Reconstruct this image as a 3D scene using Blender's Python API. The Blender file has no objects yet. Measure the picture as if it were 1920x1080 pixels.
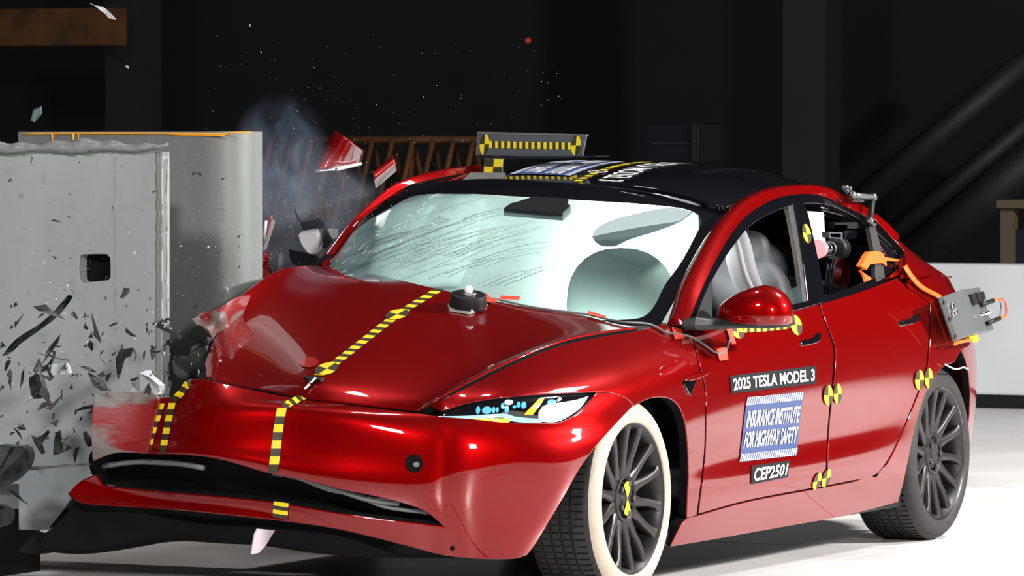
import bpy, bmesh, math, random
import numpy as np
from mathutils import Vector, Matrix
from mathutils.geometry import delaunay_2d_cdt

SC = bpy.context.scene
COL = SC.collection
random.seed(7)
RNG = np.random.default_rng(11)

# ------------------------------------------------------------------ camera
# world: x = the way the car drives, y = the car's left, z = up, origin under the front axle
F_PX = 9866.0
CAM = np.array([16.176, 8.255, 1.538])
PSI, TH = 0.45, 0.0276
FW = np.array([-math.cos(PSI) * math.cos(TH), -math.sin(PSI) * math.cos(TH), -math.sin(TH)])
RT = np.cross(FW, [0, 0, 1]); RT /= np.linalg.norm(RT)
UP = np.cross(RT, FW)
cam_d = bpy.data.cameras.new('camera')
cam_d.sensor_width = 36.0
cam_d.lens = F_PX / 1920 * 36.0
cam_d.clip_end = 300
cam_d.dof.use_dof = True
cam_d.dof.focus_distance = 17.6
cam_d.dof.aperture_fstop = 20
cam = bpy.data.objects.new('camera', cam_d)
COL.objects.link(cam)
cam.matrix_world = Matrix(((RT[0], UP[0], -FW[0], CAM[0]), (RT[1], UP[1], -FW[1], CAM[1]),
                           (RT[2], UP[2], -FW[2], CAM[2]), (0, 0, 0, 1)))
SC.camera = cam

# ------------------------------------------------------------------ light
w = bpy.data.worlds.new('hall'); SC.world = w; w.use_nodes = True
bgn = w.node_tree.nodes['Background']
bgn.inputs[0].default_value = (0.10, 0.11, 0.14, 1)
bgn.inputs[1].default_value = 0.03
SC.view_settings.view_transform = 'Standard'
SC.view_settings.look = 'None'
SC.view_settings.gamma = 1
SC.view_settings.use_curve_mapping = False
SC.view_settings.exposure = 0.12

def area(name, loc, target, sx, sy, power, col=(1, 1, 1), spread=180):
    l = bpy.data.lights.new(name, 'AREA'); l.shape = 'RECTANGLE'; l.size = sx; l.size_y = sy
    l.energy = power; l.color = col; l.spread = math.radians(spread)
    o = bpy.data.objects.new(name, l); COL.objects.link(o); o.location = loc
    o.rotation_euler = (Vector(target) - Vector(loc)).to_track_quat('-Z', 'Y').to_euler()
    return o
# the light bank hung over the impact point, and the floods beside the camera
area('flood_light_side', (-5.2, 10.2, 5.4), (-1.6, 0.8, 0.2), 1.2, 0.8, 2700, (1, 0.98, 0.96))
area('flood_light_front', (8.5, 9.5, 4.2), (0.3, 0.2, 0.6), 1.2, 0.9, 950, (1, 0.97, 0.93))
area('flood_light_barrier', (9.5, 0.6, 6.2), (0.3, -1.0, 0.8), 1.2, 0.9, 600, (0.95, 0.98, 1))
area('ceiling_light_bank', (-1.0, -1.5, 7.5), (-1.0, -0.5, 0), 0.6, 0.6, 130, (1, 0.98, 0.96))
area('floor_fill_light', (-5.5, 4.2, 7.5), (-5.0, 3.4, 0), 1.6, 1.6, 330, (1, 0.98, 0.97), 110)  # extra unseen lamp added to brighten the floor right of the car

# ------------------------------------------------------------------ helpers
def ray(px, py): return FW * F_PX + RT * (px - 960) - UP * (py - 540)
def U(px, py, Y):
    d = ray(px, py); return CAM + (Y - CAM[1]) / d[1] * d
def UX(px, py, X):
    d = ray(px, py); return CAM + (X - CAM[0]) / d[0] * d
def UZ(px, py, Z):
    d = ray(px, py); return CAM + (Z - CAM[2]) / d[2] * d
def project(Q):
    d = np.asarray(Q, float) - CAM; wz = d @ FW
    return np.stack([960 + F_PX * (d @ RT) / wz, 540 - F_PX * (d @ UP) / wz], -1)

ROLL = 0.062                    # the body leans to its left
def mirror_body(P):
    P = np.array(P, float); c, s = math.cos(ROLL), math.sin(ROLL)
    y, z = P[..., 1].copy(), P[..., 2] - 0.30
    yb = c * y - s * z; zb = s * y + c * z
    yb = -yb
    P[..., 1] = c * yb + s * zb; P[..., 2] = -s * yb + c * zb + 0.30
    return P

def spline_basis(n, ts):
    ts = np.asarray(ts, float)
    if n == 2: return np.stack([1 - ts, ts], 1)
    A = np.zeros((n, n)); D = np.zeros((n, n)); A[0, 0] = A[-1, -1] = 1
    for i in range(1, n - 1):
        A[i, i - 1], A[i, i], A[i, i + 1] = 1, 4, 1
        D[i, i - 1], D[i, i], D[i, i + 1] = 6, -12, 6
    M = np.linalg.solve(A, D)
    tc = np.clip(ts, 0, n - 1); i = np.clip(np.floor(tc).astype(int), 0, n - 2); b = tc - i; a = 1 - b
    I = np.eye(n)
    W = a[:, None] * I[i] + b[:, None] * I[i + 1] + ((a**3 - a)[:, None] * M[i] + (b**3 - b)[:, None] * M[i + 1]) / 6
    over = ts - tc
    if np.any(over != 0):
        dW = I[i + 1] - I[i] + (-(3 * a**2 - 1)[:, None] * M[i] + (3 * b**2 - 1)[:, None] * M[i + 1]) / 6
        W = W + over[:, None] * dW
    return W

class Patch:
    def __init__(s, rows, face=None):
        s.G = np.array(rows, float); s.nr, s.nc = s.G.shape[:2]; s._s = None; s.face = face
    def ev(s, uv):
        uv = np.atleast_2d(np.asarray(uv, float))
        return np.einsum('nr,rck,nc->nk', spline_basis(s.nr, uv[:, 1]), s.G, spline_basis(s.nc, uv[:, 0]))
    def nrm(s, uv):
        uv = np.atleast_2d(np.asarray(uv, float)); e = 1e-3
        du = s.ev(uv + [e, 0]) - s.ev(uv - [e, 0]); dv = s.ev(uv + [0, e]) - s.ev(uv - [0, e])
        n = np.cross(du, dv); n /= np.linalg.norm(n, axis=1)[:, None] + 1e-12
        if s.flip: n = -n
        return n
    @property
    def flip(s):
        if s._s is None: s.sample()
        return s._flip
    def sample(s):
        us = np.linspace(-0.25, s.nc - .75, 160); vs = np.linspace(-0.25, s.nr - .75, 70)
        g = np.stack(np.meshgrid(us, vs), -1).reshape(-1, 2)
        P = s.ev(g); s._s = (g, project(P), (P - CAM) @ FW)
        c = np.array([[(s.nc - 1) / 2, (s.nr - 1) / 2]]); e = 1e-3
        n = np.cross(s.ev(c + [e, 0]) - s.ev(c - [e, 0]), s.ev(c + [0, e]) - s.ev(c - [0, e]))[0]
        s._flip = bool(n @ (np.array(s.face, float) if s.face is not None else CAM - s.ev(c)[0]) < 0)
        back = np.einsum('nk,nk->n', s.nrm(g), CAM - P) < 0
        s._s = (g, s._s[1], s._s[2] + back * 1e6)
    def uv(s, px):
        if s._s is None: s.sample()
        px = np.atleast_2d(np.asarray(px, float))
        g, q, w_ = s._s; out = np.zeros_like(px)
        for k in range(0, len(px), 400):
            d = ((px[k:k + 400, None, :] - q[None]) ** 2).sum(-1) + w_[None] * 1.0
            out[k:k + 400] = g[d.argmin(1)]
        e = 1e-4
        for _ in range(10):
            q0 = project(s.ev(out)); r = px - q0
            ju = (project(s.ev(out + [e, 0])) - q0) / e; jv = (project(s.ev(out + [0, e])) - q0) / e
            det = ju[:, 0] * jv[:, 1] - ju[:, 1] * jv[:, 0]; det = np.where(np.abs(det) < 1e-3, 1e-3, det)
            a = (r[:, 0] * jv[:, 1] - r[:, 1] * jv[:, 0]) / det; b = (ju[:, 0] * r[:, 1] - ju[:, 1] * r[:, 0]) / det
            out += np.clip(np.stack([a, b], 1), -.3, .3)
        out[:, 0] = np.clip(out[:, 0], -.6, s.nc - .4); out[:, 1] = np.clip(out[:, 1], -.6, s.nr - .4)
        return out
    def on(s, px): return s.ev(s.uv(px))

def crom(pts, closed=True, step=7.0):
    """traced outline: smooth through plain points, sharp at points written (x, y, 1)"""
    P = [np.array(p[:2], float) for p in pts]; C = [len(p) > 2 for p in pts]; n = len(P); out = []
    for i in range(n if closed else n - 1):
        p1, p2 = P[i], P[(i + 1) % n]
        p0 = P[i - 1] if (closed or i > 0) else p1
        p3 = P[(i + 2) % n] if (closed or i + 2 < n) else p2
        m1 = (p2 - p0) / 2; m2 = (p3 - p1) / 2
        L = np.linalg.norm(p2 - p1)
        if C[i] or (not closed and i == 0): m1 = p2 - p1
        if C[(i + 1) % n] or (not closed and i + 2 >= n): m2 = p2 - p1
        for v in (m1, m2):
            l = np.linalg.norm(v)
            if l > 1.3 * L: v *= 1.3 * L / l
        k = max(1, int(L / step))
        for j in range(k):
            t = j / k
            out.append((2*t**3 - 3*t*t + 1) * p1 + (t**3 - 2*t*t + t) * m1 + (-2*t**3 + 3*t*t) * p2 + (t**3 - t*t) * m2)
    if not closed: out.append(P[-1])
    return np.array(out)

def inside(poly, pts):
    x, y = pts[:, 0], pts[:, 1]; r = np.zeros(len(pts), bool); x1, y1 = poly[-1]
    for x2, y2 in poly:
        c = (y2 > y) != (y1 > y)
        if c.any(): r ^= c & (x < (x1 - x2) * (y - y2) / ((y1 - y2) or 1e-12) + x2)
        x1, y1 = x2, y2
    return r

def link(name, me, mat=None, parent=None):
    o = bpy.data.objects.new(name, me); COL.objects.link(o)
    if mat:
        for m in (mat if isinstance(mat, (list, tuple)) else [mat]): me.materials.append(m)
    if parent: o.parent = parent
    return o
def tag(o, label=None, cat=None, group=None, kind=None):
    if label: o['label'] = label
    if cat: o['category'] = cat
    if group: o['group'] = group
    if kind: o['kind'] = kind
    return o
def thing(name, loc=(0, 0, 0)):
    o = bpy.data.objects.new(name, None); COL.objects.link(o); o.location = loc; o.empty_display_size = .1
    return o

def mesh_from(name, V, Fs, N=None, mat=None, parent=None, smooth=False, midx=None):
    me = bpy.data.meshes.new(name); me.from_pydata([tuple(map(float, v)) for v in V], [], [tuple(f) for f in Fs])
    if N is not None:
        me.polygons.foreach_set('use_smooth', [True] * len(me.polygons))
        me.normals_split_custom_set_from_vertices([tuple(map(float, n)) for n in N])
    elif smooth: me.polygons.foreach_set('use_smooth', [True] * len(me.polygons))
    o = link(name, me, mat, parent)
    if midx is not None: me.polygons.foreach_set('material_index', midx)
    return o

def clip_faces(poly, nu, nv, hole=None):
    """fine mesh of the uv region inside an outline (and outside a hole)"""
    lo, hi = poly.min(0), poly.max(0); st = (hi - lo) / [nu, nv]
    us = lo[0] + st[0] * (np.arange(nu) + .5); vs = lo[1] + st[1] * (np.arange(nv) + .5)
    g = np.stack(np.meshgrid(us, vs), -1).reshape(-1, 2)
    keep = inside(poly, g)
    if hole is not None: keep &= ~inside(hole, g)
    g = g[keep]
    loops = [poly] if hole is None else [poly, hole]
    B = np.concatenate([np.concatenate([l + (np.roll(l, -1, 0) - l) * t for t in (0, .5)]) for l in loops]) / st
    if len(g):
        far = np.ones(len(g), bool)
        for k in range(0, len(g), 500): far[k:k + 500] = (((g[k:k + 500, None] / st - B[None]) ** 2).sum(-1)).min(1) > .16
        g = g[far]
    pts = []; edges = []
    for l in loops:
        b = len(pts); pts += [Vector(x / st) for x in l]; edges += [(b + i, b + (i + 1) % len(l)) for i in range(len(l))]
    pts += [Vector(x / st) for x in g]
    r = delaunay_2d_cdt(pts, edges, [], 0, 1e-7, False)
    P2 = np.array([tuple(v) for v in r[0]]) * st; F2 = np.array([list(f) for f in r[2]]); c = P2[F2].mean(1)
    ok = inside(poly, c)
    if hole is not None: ok &= ~inside(hole, c)
    return P2, [list(f) for f in F2[ok]]

def panel(name, patch, outline, mat, parent=None, nu=40, nv=20, off=0.0, flange=0.025, bevel=0.003, px=True, mirror=False, warp=None, label=None, loops=None):
    """one body panel: the part of a smooth patch inside a traced outline, with a rolled edge and a return flange"""
    poly = patch.uv(crom(outline)) if px else np.asarray(outline, float)
    uvs, faces = clip_faces(poly, nu, nv) if loops is None else clip_faces(loops[0], nu, nv, loops[1])
    P = patch.ev(uvs); N = patch.nrm(uvs); V = P + off * N
    V, N, faces = list(V), list(N), [list(f) for f in faces]
    for k, f in enumerate(faces):
        a = np.zeros(3)
        for i in range(1, len(f) - 1): a += np.cross(V[f[i]] - V[f[0]], V[f[i + 1]] - V[f[0]])
        if a @ N[f[0]] < 0: faces[k] = f[::-1]
    e = 1e-3; nface = len(faces); midx = [0] * nface
    for poly_, hole in (([(poly, False)] if loops is None else [(loops[0], False), (loops[1], True)]) if flange else []):
        n = len(poly_); EN = patch.nrm(poly_); E = patch.ev(poly_) + off * EN
        T = np.roll(E, -1, 0) - np.roll(E, 1, 0); T /= np.linalg.norm(T, axis=1)[:, None] + 1e-12
        O = np.cross(T, EN)
        area2 = 0.5 * np.sum(poly_[:, 0] * np.roll(poly_[:, 1], -1) - np.roll(poly_[:, 0], -1) * poly_[:, 1])
        # outward side of the outline, decided by orientation of the uv outline against the surface normal
        sgn = np.sign(np.dot(np.cross(patch.ev(poly_[:1] + [e, 0])[0] - patch.ev(poly_[:1])[0], patch.ev(poly_[:1] + [0, e])[0] - patch.ev(poly_[:1])[0]), EN[0]))
        O = O * (1 if area2 * sgn > 0 else -1) * (-1 if hole else 1)
        b = len(V); rings = [(E, EN), (E + O * bevel * .7 - EN * bevel * .3, (EN + O) * .7), (E + O * bevel - EN * bevel, O), (E + O * bevel * .6 - EN * flange, O)]
        for r, rn in rings: V += list(r); N += list(rn)
        for q in range(len(rings) - 1):
            for i in range(n):
                j = (i + 1) % n; A = b + q * n
                f = [A + i, A + j, A + n + j, A + n + i]
                a = np.cross(V[f[1]] - V[f[0]], V[f[2]] - V[f[0]])
                faces.append(f if a @ N[f[0]] >= 0 else f[::-1]); midx.append(1 if q == 2 else 0)
    V = np.array(V); N = np.array(N)
    if warp is not None: V = warp(V)
    if mat is M['paint']: mat = [mat, M['black_matte']]  # return flanges coloured black so the panel gaps look shaded
    else: midx = None
    o = mesh_from(name, V, faces, N, mat, parent, midx=midx)
    if label: o['label'] = label
    if mirror:
        V2 = mirror_body(V); N2 = mirror_body(V + N * .01) - V2
        mesh_from(name, V2, [f[::-1] for f in faces], N2 / (np.linalg.norm(N2, axis=1)[:, None] + 1e-12), mat, parent, midx=midx)
    return o

def grid_mesh(name, P, mat, parent=None, thick=0, closed_u=False):
    """a grid of points as one smooth sheet"""
    P = np.asarray(P, float); r, c = P.shape[:2]; V = P.reshape(-1, 3); Fs = []
    for i in range(r - 1):
        for j in range(c if closed_u else c - 1): Fs.append((i*c + j, i*c + (j+1) % c, (i+1)*c + (j+1) % c, (i+1)*c + j))
    o = mesh_from(name, V, Fs, None, mat, parent, smooth=True)
    if thick:
        m = o.modifiers.new('s', 'SOLIDIFY'); m.thickness = thick; m.offset = 0
    return o

def tube(name, pts, r, mat, parent=None, n=8, closed=False, taper=None):
    pts = [Vector(map(float, p)) for p in pts]; V = []; Fs = []; k = len(pts); prev = None
    for i, p in enumerate(pts):
        t = (pts[(i + 1) % k if closed else min(i + 1, k - 1)] - pts[(i - 1) % k if closed else max(i - 1, 0)]).normalized()
        if prev is None:
            a = Vector((0, 0, 1)) if abs(t.z) < .9 else Vector((1, 0, 0)); u = t.cross(a).normalized()
        else: u = (prev - t * prev.dot(t)).normalized()
        prev = u; v = t.cross(u); rr = r * (taper(i / (k - 1)) if taper else 1)
        for j in range(n):
            a = 2 * math.pi * j / n; V.append(p + (u * math.cos(a) + v * math.sin(a)) * rr)
    for i in range(k if closed else k - 1):
        for j in range(n): Fs.append((i*n + j, i*n + (j+1) % n, ((i+1) % k)*n + (j+1) % n, ((i+1) % k)*n + j))
    if not closed: Fs += [tuple(range(n))[::-1], tuple((k-1)*n + j for j in range(n))]
    return mesh_from(name, V, Fs, None, mat, parent, smooth=True)

def smooth_path(pts, m=8):
    pts = np.array(pts, float); return spline_basis(len(pts), np.linspace(0, len(pts) - 1, (len(pts) - 1) * m + 1)) @ pts

def bm_obj(name, bm, mat, parent=None, smooth=False, bevel=0):
    bmesh.ops.recalc_face_normals(bm, faces=bm.faces)
    me = bpy.data.meshes.new(name); bm.to_mesh(me); bm.free()
    if smooth: me.polygons.foreach_set('use_smooth', [True] * len(me.polygons))
    o = link(name, me, mat, parent)
    if bevel:
        m = o.modifiers.new('b', 'BEVEL'); m.width = bevel; m.segments = 2; m.limit_method = 'ANGLE'
    return o
def add_box(bm, c, s, R=None):
    M = Matrix.Translation(Vector(c)) @ (R.to_4x4() if R else Matrix.Identity(4)) @ Matrix.Diagonal((s[0], s[1], s[2], 1))
    bmesh.ops.create_cube(bm, size=1, matrix=M)
def box(name, c, s, mat, parent=None, R=None, bevel=0):
    bm = bmesh.new(); add_box(bm, c, s, R); return bm_obj(name, bm, mat, parent, bevel=bevel)
def add_cyl(bm, a, b, r1, r2=None, n=24):
    a, b = Vector(map(float, a)), Vector(map(float, b)); d = b - a
    M = Matrix.Translation((a + b) / 2) @ d.to_track_quat('Z', 'Y').to_matrix().to_4x4()
    bmesh.ops.create_cone(bm, cap_ends=True, segments=n, radius1=r1, radius2=r1 if r2 is None else r2, depth=d.length, matrix=M)
def cyl(name, a, b, r, mat, parent=None, r2=None, n=24, bevel=0):
    bm = bmesh.new(); add_cyl(bm, a, b, r, r2, n); o = bm_obj(name, bm, mat, parent, bevel=bevel)
    me = o.data
    for p in me.polygons: p.use_smooth = len(p.vertices) == 4
    return o
def lathe(name, prof, centre, mat, parent=None, n=72, midx=None, sharp=None):
    """profile of (radius, y) turned about the axle direction y"""
    V = []; Fs = []; k = len(prof); mi = []
    for j in range(n):
        a = 2 * math.pi * j / n
        for r, y in prof: V.append((centre[0] + r * math.cos(a), centre[1] + y, centre[2] + r * math.sin(a)))
    for j in range(n):
        for i in range(k - 1):
            Fs.append((j*k + i, j*k + i + 1, ((j+1) % n)*k + i + 1, ((j+1) % n)*k + i)); mi.append(midx[i] if midx else 0)
    o = mesh_from(name, V, Fs, None, mat, parent, smooth=True, midx=mi)
    o.data.set_sharp_from_angle(angle=math.radians(38))
    return o

def text_mesh(body, bold=0.0, shear=0.0):
    c = bpy.data.curves.new('t', 'FONT'); c.body = body; c.offset = bold; c.resolution_u = 3; c.shear = shear
    o = bpy.data.objects.new('t', c); COL.objects.link(o)
    dg = bpy.context.evaluated_depsgraph_get(); me = bpy.data.meshes.new_from_object(o.evaluated_get(dg))
    V = np.array([v.co[:2] for v in me.vertices]); Fs = [list(p.vertices) for p in me.polygons]
    bpy.data.objects.remove(o); bpy.data.meshes.remove(me); bpy.data.curves.remove(c)
    lo, hi = V.min(0), V.max(0); V = (V - lo) / (hi - lo); V[:, 1] = 1 - V[:, 1]
    return V, Fs

def quad_map(q, st):
    q = np.array(q, float); st = np.asarray(st, float); a, b = st[:, :1], st[:, 1:]
    return q[0] * (1-a) * (1-b) + q[1] * a * (1-b) + q[2] * a * b + q[3] * (1-a) * b

def decal(name, patch, q, shapes, mat, parent, off=0.003, label=None, mirror_far=False):
    """flat print on a surface: shapes = list of (verts in the unit square, faces)"""
    V = []; Fs = []
    for sv, sf in shapes:
        b = len(V); V += list(sv); Fs += [[b + i for i in f] for f in sf]
    uv = patch.uv(quad_map(q, np.array(V))); N = patch.nrm(uv); P = patch.ev(uv) + off * N
    for k, f in enumerate(Fs):
        a = np.cross(P[f[1]] - P[f[0]], P[f[2]] - P[f[0]])
        if a @ N[f[0]] < 0: Fs[k] = f[::-1]
    o = mesh_from(name, P, Fs, N, mat, parent)
    if label: o['label'] = label
    return o
def letters(patch, q, shape, m, parent, off):
    """printed text, each letter a piece of its own"""
    V, Fs = shape; g = list(range(len(V)))
    def find(i):
        while g[i] != i: g[i] = g[g[i]]; i = g[i]
        return i
    for f in Fs:
        for a in f[1:]: g[find(a)] = find(f[0])
    parts = {}
    for f in Fs: parts.setdefault(find(f[0]), []).append(f)
    for fs in sorted(parts.values(), key=lambda fs: min(V[i][0] for f in fs for i in f)):
        ids = sorted({i for f in fs for i in f}); ix = {k: n for n, k in enumerate(ids)}
        decal('letter', patch, q, [([V[i] for i in ids], [[ix[i] for i in f] for f in fs])], m, parent, off)
def sq(x0, y0, x1, y1, n=1, m=1, sh=0.0):
    V = []; Fs = []
    for j in range(m + 1):
        for i in range(n + 1): V.append((x0 + (x1-x0) * i / n + sh * (1 - j / m), y0 + (y1-y0) * j / m))
    for j in range(m):
        for i in range(n): a = j*(n+1) + i; Fs.append([a, a+1, a+n+2, a+n+1])
    return V, Fs
def sector(cx, cy, r, a0, a1, n=8):
    V = [(cx, cy)] + [(cx + r * math.cos(math.radians(a0 + (a1-a0) * i / n)), cy + r * math.sin(math.radians(a0 + (a1-a0) * i / n))) for i in range(n + 1)]
    return V, [[0, i + 1, i + 2] for i in range(n)]
def place_text(tx, x0, y0, x1, y1):
    V, Fs = tx; return np.array([x0, y0]) + V * np.array([x1 - x0, y1 - y0]), Fs

# ------------------------------------------------------------------ materials
def mat(name, col=(.5, .5, .5), rough=.5, metal=0, coat=0, emit=None, estr=0, alpha=1, coat_rough=.03, spec=.5, trans=0):
    m = bpy.data.materials.new(name); m.use_nodes = True; b = m.node_tree.nodes['Principled BSDF']
    b.inputs['Base Color'].default_value = (*col, 1); b.inputs['Roughness'].default_value = rough; b.inputs['Metallic'].default_value = metal
    b.inputs['Coat Weight'].default_value = coat; b.inputs['Coat Roughness'].default_value = coat_rough
    b.inputs['Specular IOR Level'].default_value = spec; b.inputs['Alpha'].default_value = alpha; b.inputs['Transmission Weight'].default_value = trans
    if emit: b.inputs['Emission Color'].default_value = (*emit, 1); b.inputs['Emission Strength'].default_value = estr
    return m
def noise_col(m, c1, c2, scale=8, detail=6, lo=.35, hi=.65, dist=0, stretch=(1, 1, 1), rough=None, bump=0, bscale=None):
    nt = m.node_tree; b = nt.nodes['Principled BSDF']; tc = nt.nodes.new('ShaderNodeTexCoord'); mp = nt.nodes.new('ShaderNodeMapping')
    mp.inputs['Scale'].default_value = stretch; nt.links.new(tc.outputs['Object'], mp.inputs['Vector'])
    n = nt.nodes.new('ShaderNodeTexNoise'); n.inputs['Scale'].default_value = scale; n.inputs['Detail'].default_value = detail; n.inputs['Distortion'].default_value = dist
    nt.links.new(mp.outputs[0], n.inputs['Vector'])
    r = nt.nodes.new('ShaderNodeValToRGB'); r.color_ramp.elements[0].position = lo; r.color_ramp.elements[1].position = hi
    r.color_ramp.elements[0].color = (*c1, 1); r.color_ramp.elements[1].color = (*c2, 1)
    nt.links.new(n.outputs['Fac'], r.inputs[0]); nt.links.new(r.outputs[0], b.inputs['Base Color'])
    if rough:
        r2 = nt.nodes.new('ShaderNodeMapRange'); r2.inputs['To Min'].default_value, r2.inputs['To Max'].default_value = rough
        nt.links.new(n.outputs['Fac'], r2.inputs['Value']); nt.links.new(r2.outputs[0], b.inputs['Roughness'])
    if bump:
        n2 = nt.nodes.new('ShaderNodeTexNoise'); n2.inputs['Scale'].default_value = bscale or scale * 6; n2.inputs['Detail'].default_value = 5
        nt.links.new(mp.outputs[0], n2.inputs['Vector']); bp = nt.nodes.new('ShaderNodeBump'); bp.inputs['Strength'].default_value = bump; bp.inputs['Distance'].default_value = .01
        nt.links.new(n2.outputs['Fac'], bp.inputs['Height']); nt.links.new(bp.outputs[0], b.inputs['Normal'])
    return m

M = {}
M['paint'] = mat('red_paint', (.205, .0008, .0011), .36, .52, 1.0, spec=0); M['paint'].node_tree.nodes['Principled BSDF'].inputs['Coat IOR'].default_value = 1.5
M['paint_scrape'] = noise_col(mat('scraped_red_paint', (.4, .02, .02), .5, 0, .3), (.20, .006, .007), (.15, .125, .115), 5, 8, .47, .54, .6, (1, .6, 2.2), bump=.4)
M['black_gloss'] = mat('black_gloss', (.004, .004, .006), .06, 0, 1.0)
M['black'] = mat('black_plastic', (.007, .007, .009), .5, spec=.25)
M['black_matte'] = mat('black_cavity', (.004, .004, .005), .9, spec=.1)
M['rubber'] = noise_col(mat('tyre_rubber', (.015, .014, .014), .65), (.007, .0065, .0065), (.014, .013, .013), 30, bump=.2)
M['white_rubber'] = noise_col(mat('white_sidewall_paint', (.75, .66, .55), .6), (.44, .375, .305), (.40, .32, .26), 14, 5, .35, .75, bump=.15)
M['rim'] = mat('dark_alloy', (.026, .024, .025), .4, .5)
M['rim_edge'] = mat('rim_lip', (.10, .10, .12), .25, .9)
M['bolt'] = mat('bolt_steel', (.14, .135, .13), .35, 1)
M['steel'] = mat('bare_steel', (.45, .45, .46), .3, 1)
M['disc'] = mat('brake_disc', (.05, .048, .046), .4, .8)
M['yellow'] = mat('yellow_tape', (.74, .56, .006), .5)
M['tape_black'] = mat('tape_black', (.030, .022, .006), .5)
M['sticker_black'] = mat('sticker_black', (.006, .0065, .008), .6, spec=.2)
M['white'] = mat('white_print', (.62, .62, .62), .5)
M['blue'] = mat('sticker_blue', (.028, .055, .17), .45)
M['red_tape'] = mat('red_tape', (.75, .045, .015), .5)
M['orange'] = mat('orange_strap', (.72, .11, .005), .55)
M['grey_box'] = mat('grey_box', (.075, .08, .084), .4)
M['grey_plate'] = mat('clear_grey_plate', (.085, .09, .10), .3)
M['chrome'] = mat('chrome', (.75, .75, .77), .12, 1)
M['wire'] = mat('grey_cable', (.12, .12, .12), .5)
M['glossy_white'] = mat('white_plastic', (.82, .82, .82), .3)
M['airbag'] = noise_col(mat('airbag_cloth', (.62, .66, .64), .8), (.60, .64, .63), (.70, .73, .71), 6, bump=.2)
M['seat'] = mat('seat_vinyl', (.007, .007, .008), .6)
# ------------------------------------------------------------------ the car body: smooth patches
def UU(lst, Y): return [U(a, b, Y) for a, b in lst]
def col_side(x, y, z):
    return [np.array([x, yy, zz]) for yy, zz in zip(y, z)]
COLS = [
    UU([(181, 742), (179, 757), (177, 775), (176, 800), (178, 828), (185, 852)], -.74) + [U(165, 905, -.80), U(152, 945, -.80)],
    UU([(300, 735), (298, 752), (294, 775), (290, 805), (286, 832), (280, 852)], -.52) + [U(275, 918, -.56), U(272, 950, -.56)],
    UU([(405, 722), (395, 740), (385, 765), (380, 795), (378, 830), (375, 862)], -.27) + [U(385, 928, -.29), U(385, 957, -.29)],
    UU([(572, 748), (549, 755), (528, 764), (522, 805), (516, 850), (512, 884), (524, 943), (527, 972)], 0.0),
    [(.66, .22, .685), (.745, .225, .672), (.82, .23, .65), (.845, .235, .59), (.86, .24, .50), (.875, .24, .42), (.84, .24, .315), (.82, .24, .265)],
    [(.688, .45, .652), (.715, .46, .655), (.755, .47, .638), (.79, .48, .575), (.805, .485, .48), (.81, .485, .39), (.78, .48, .29), (.755, .475, .22)],
    [U(818, 751, .490), U(833, 765, .530), (.732, .545, .634), (.757, .56, .567), (.768, .565, .47), (.767, .56, .375), (.742, .56, .278), (.722, .55, .207)],
    [U(850, 734, .53), U(867, 757, .58), (.70, .61, .630), (.722, .63, .56), (.728, .64, .46), (.72, .635, .36), (.70, .63, .265), (.685, .62, .195)],
    [U(915, 701, .585), U(935, 746, .69), (.60, .735, .618), (.61, .755, .545), (.61, .76, .44), (.60, .745, .34), (.59, .735, .255), (.58, .715, .175)],
    [U(975, 673, .63), U(1020, 738, .785), (.455, .83, .603), (.46, .855, .53), (.46, .855, .42), (.46, .825, .325), (.46, .80, .25), (.46, .765, .165)],
    [U(1040, 648, .67), (.16, .86, .738), (.25, .892, .612), (.25, .91, .535), (.25, .90, .42), (.25, .875, .325), (.25, .85, .25), (.25, .82, .16)],
    [U(1100, 633, .70), (-.05, .885, .757), (-.05, .918, .64), (-.05, .928, .545), (-.05, .918, .43), (-.05, .895, .34), (-.05, .88, .25), (-.05, .855, .16)],
    [U(1190, 619, .75), (-.36, .898, .79), (-.36, .928, .67), (-.36, .934, .555), (-.36, .912, .44), (-.36, .905, .35), (-.36, .892, .25), (-.36, .868, .16)],
    col_side(-.72, (.80, .900, .930, .935, .908, .912, .895, .868), (.905, .815, .70, .575, .445, .357, .255, .162)),
    col_side(-1.10, (.868, .910, .934, .936, .908, .917, .895, .867), (.918, .825, .71, .59, .45, .362, .258, .163)),
    col_side(-1.60, (.880, .915, .936, .936, .907, .920, .895, .866), (.935, .838, .72, .60, .457, .368, .260, .165)),
    col_side(-2.10, (.880, .915, .936, .936, .912, .921, .896, .866), (.962, .852, .73, .61, .47, .380, .265, .168)),
    col_side(-2.50, (.868, .912, .934, .936, .922, .918, .898, .866), (.985, .868, .74, .62, .50, .390, .270, .172)),
    col_side(-2.80, (.846, .908, .932, .936, .930, .915, .898, .866), (1.00, .876, .75, .63, .51, .400, .275, .176)),
    col_side(-3.05, (.815, .885, .918, .924, .920, .905, .885, .850), (1.00, .880, .755, .63, .51, .40, .28, .19)),
    col_side(-3.27, (.770, .838, .878, .888, .885, .870, .845, .805), (.995, .880, .755, .63, .51, .40, .28, .20)),
    col_side(-3.50, (.690, .745, .790, .800, .798, .785, .760, .720), (.985, .875, .755, .63, .51, .40, .28, .21)),
    col_side(-3.70, (.540, .575, .620, .630, .630, .620, .600, .570), (.975, .87, .755, .63, .51, .40, .28, .22)),
    col_side(-3.82, (.290, .310, .330, .340, .340, .330, .320, .300), (.97, .87, .755, .63, .51, .40, .28, .23)),
    col_side(-3.86, (0, 0, 0, 0, 0, 0, 0, 0), (.99, .885, .77, .645, .525, .415, .30, .25)),
]
S = Patch(np.array([[c[r] for c in COLS] for r in range(8)]))

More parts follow.
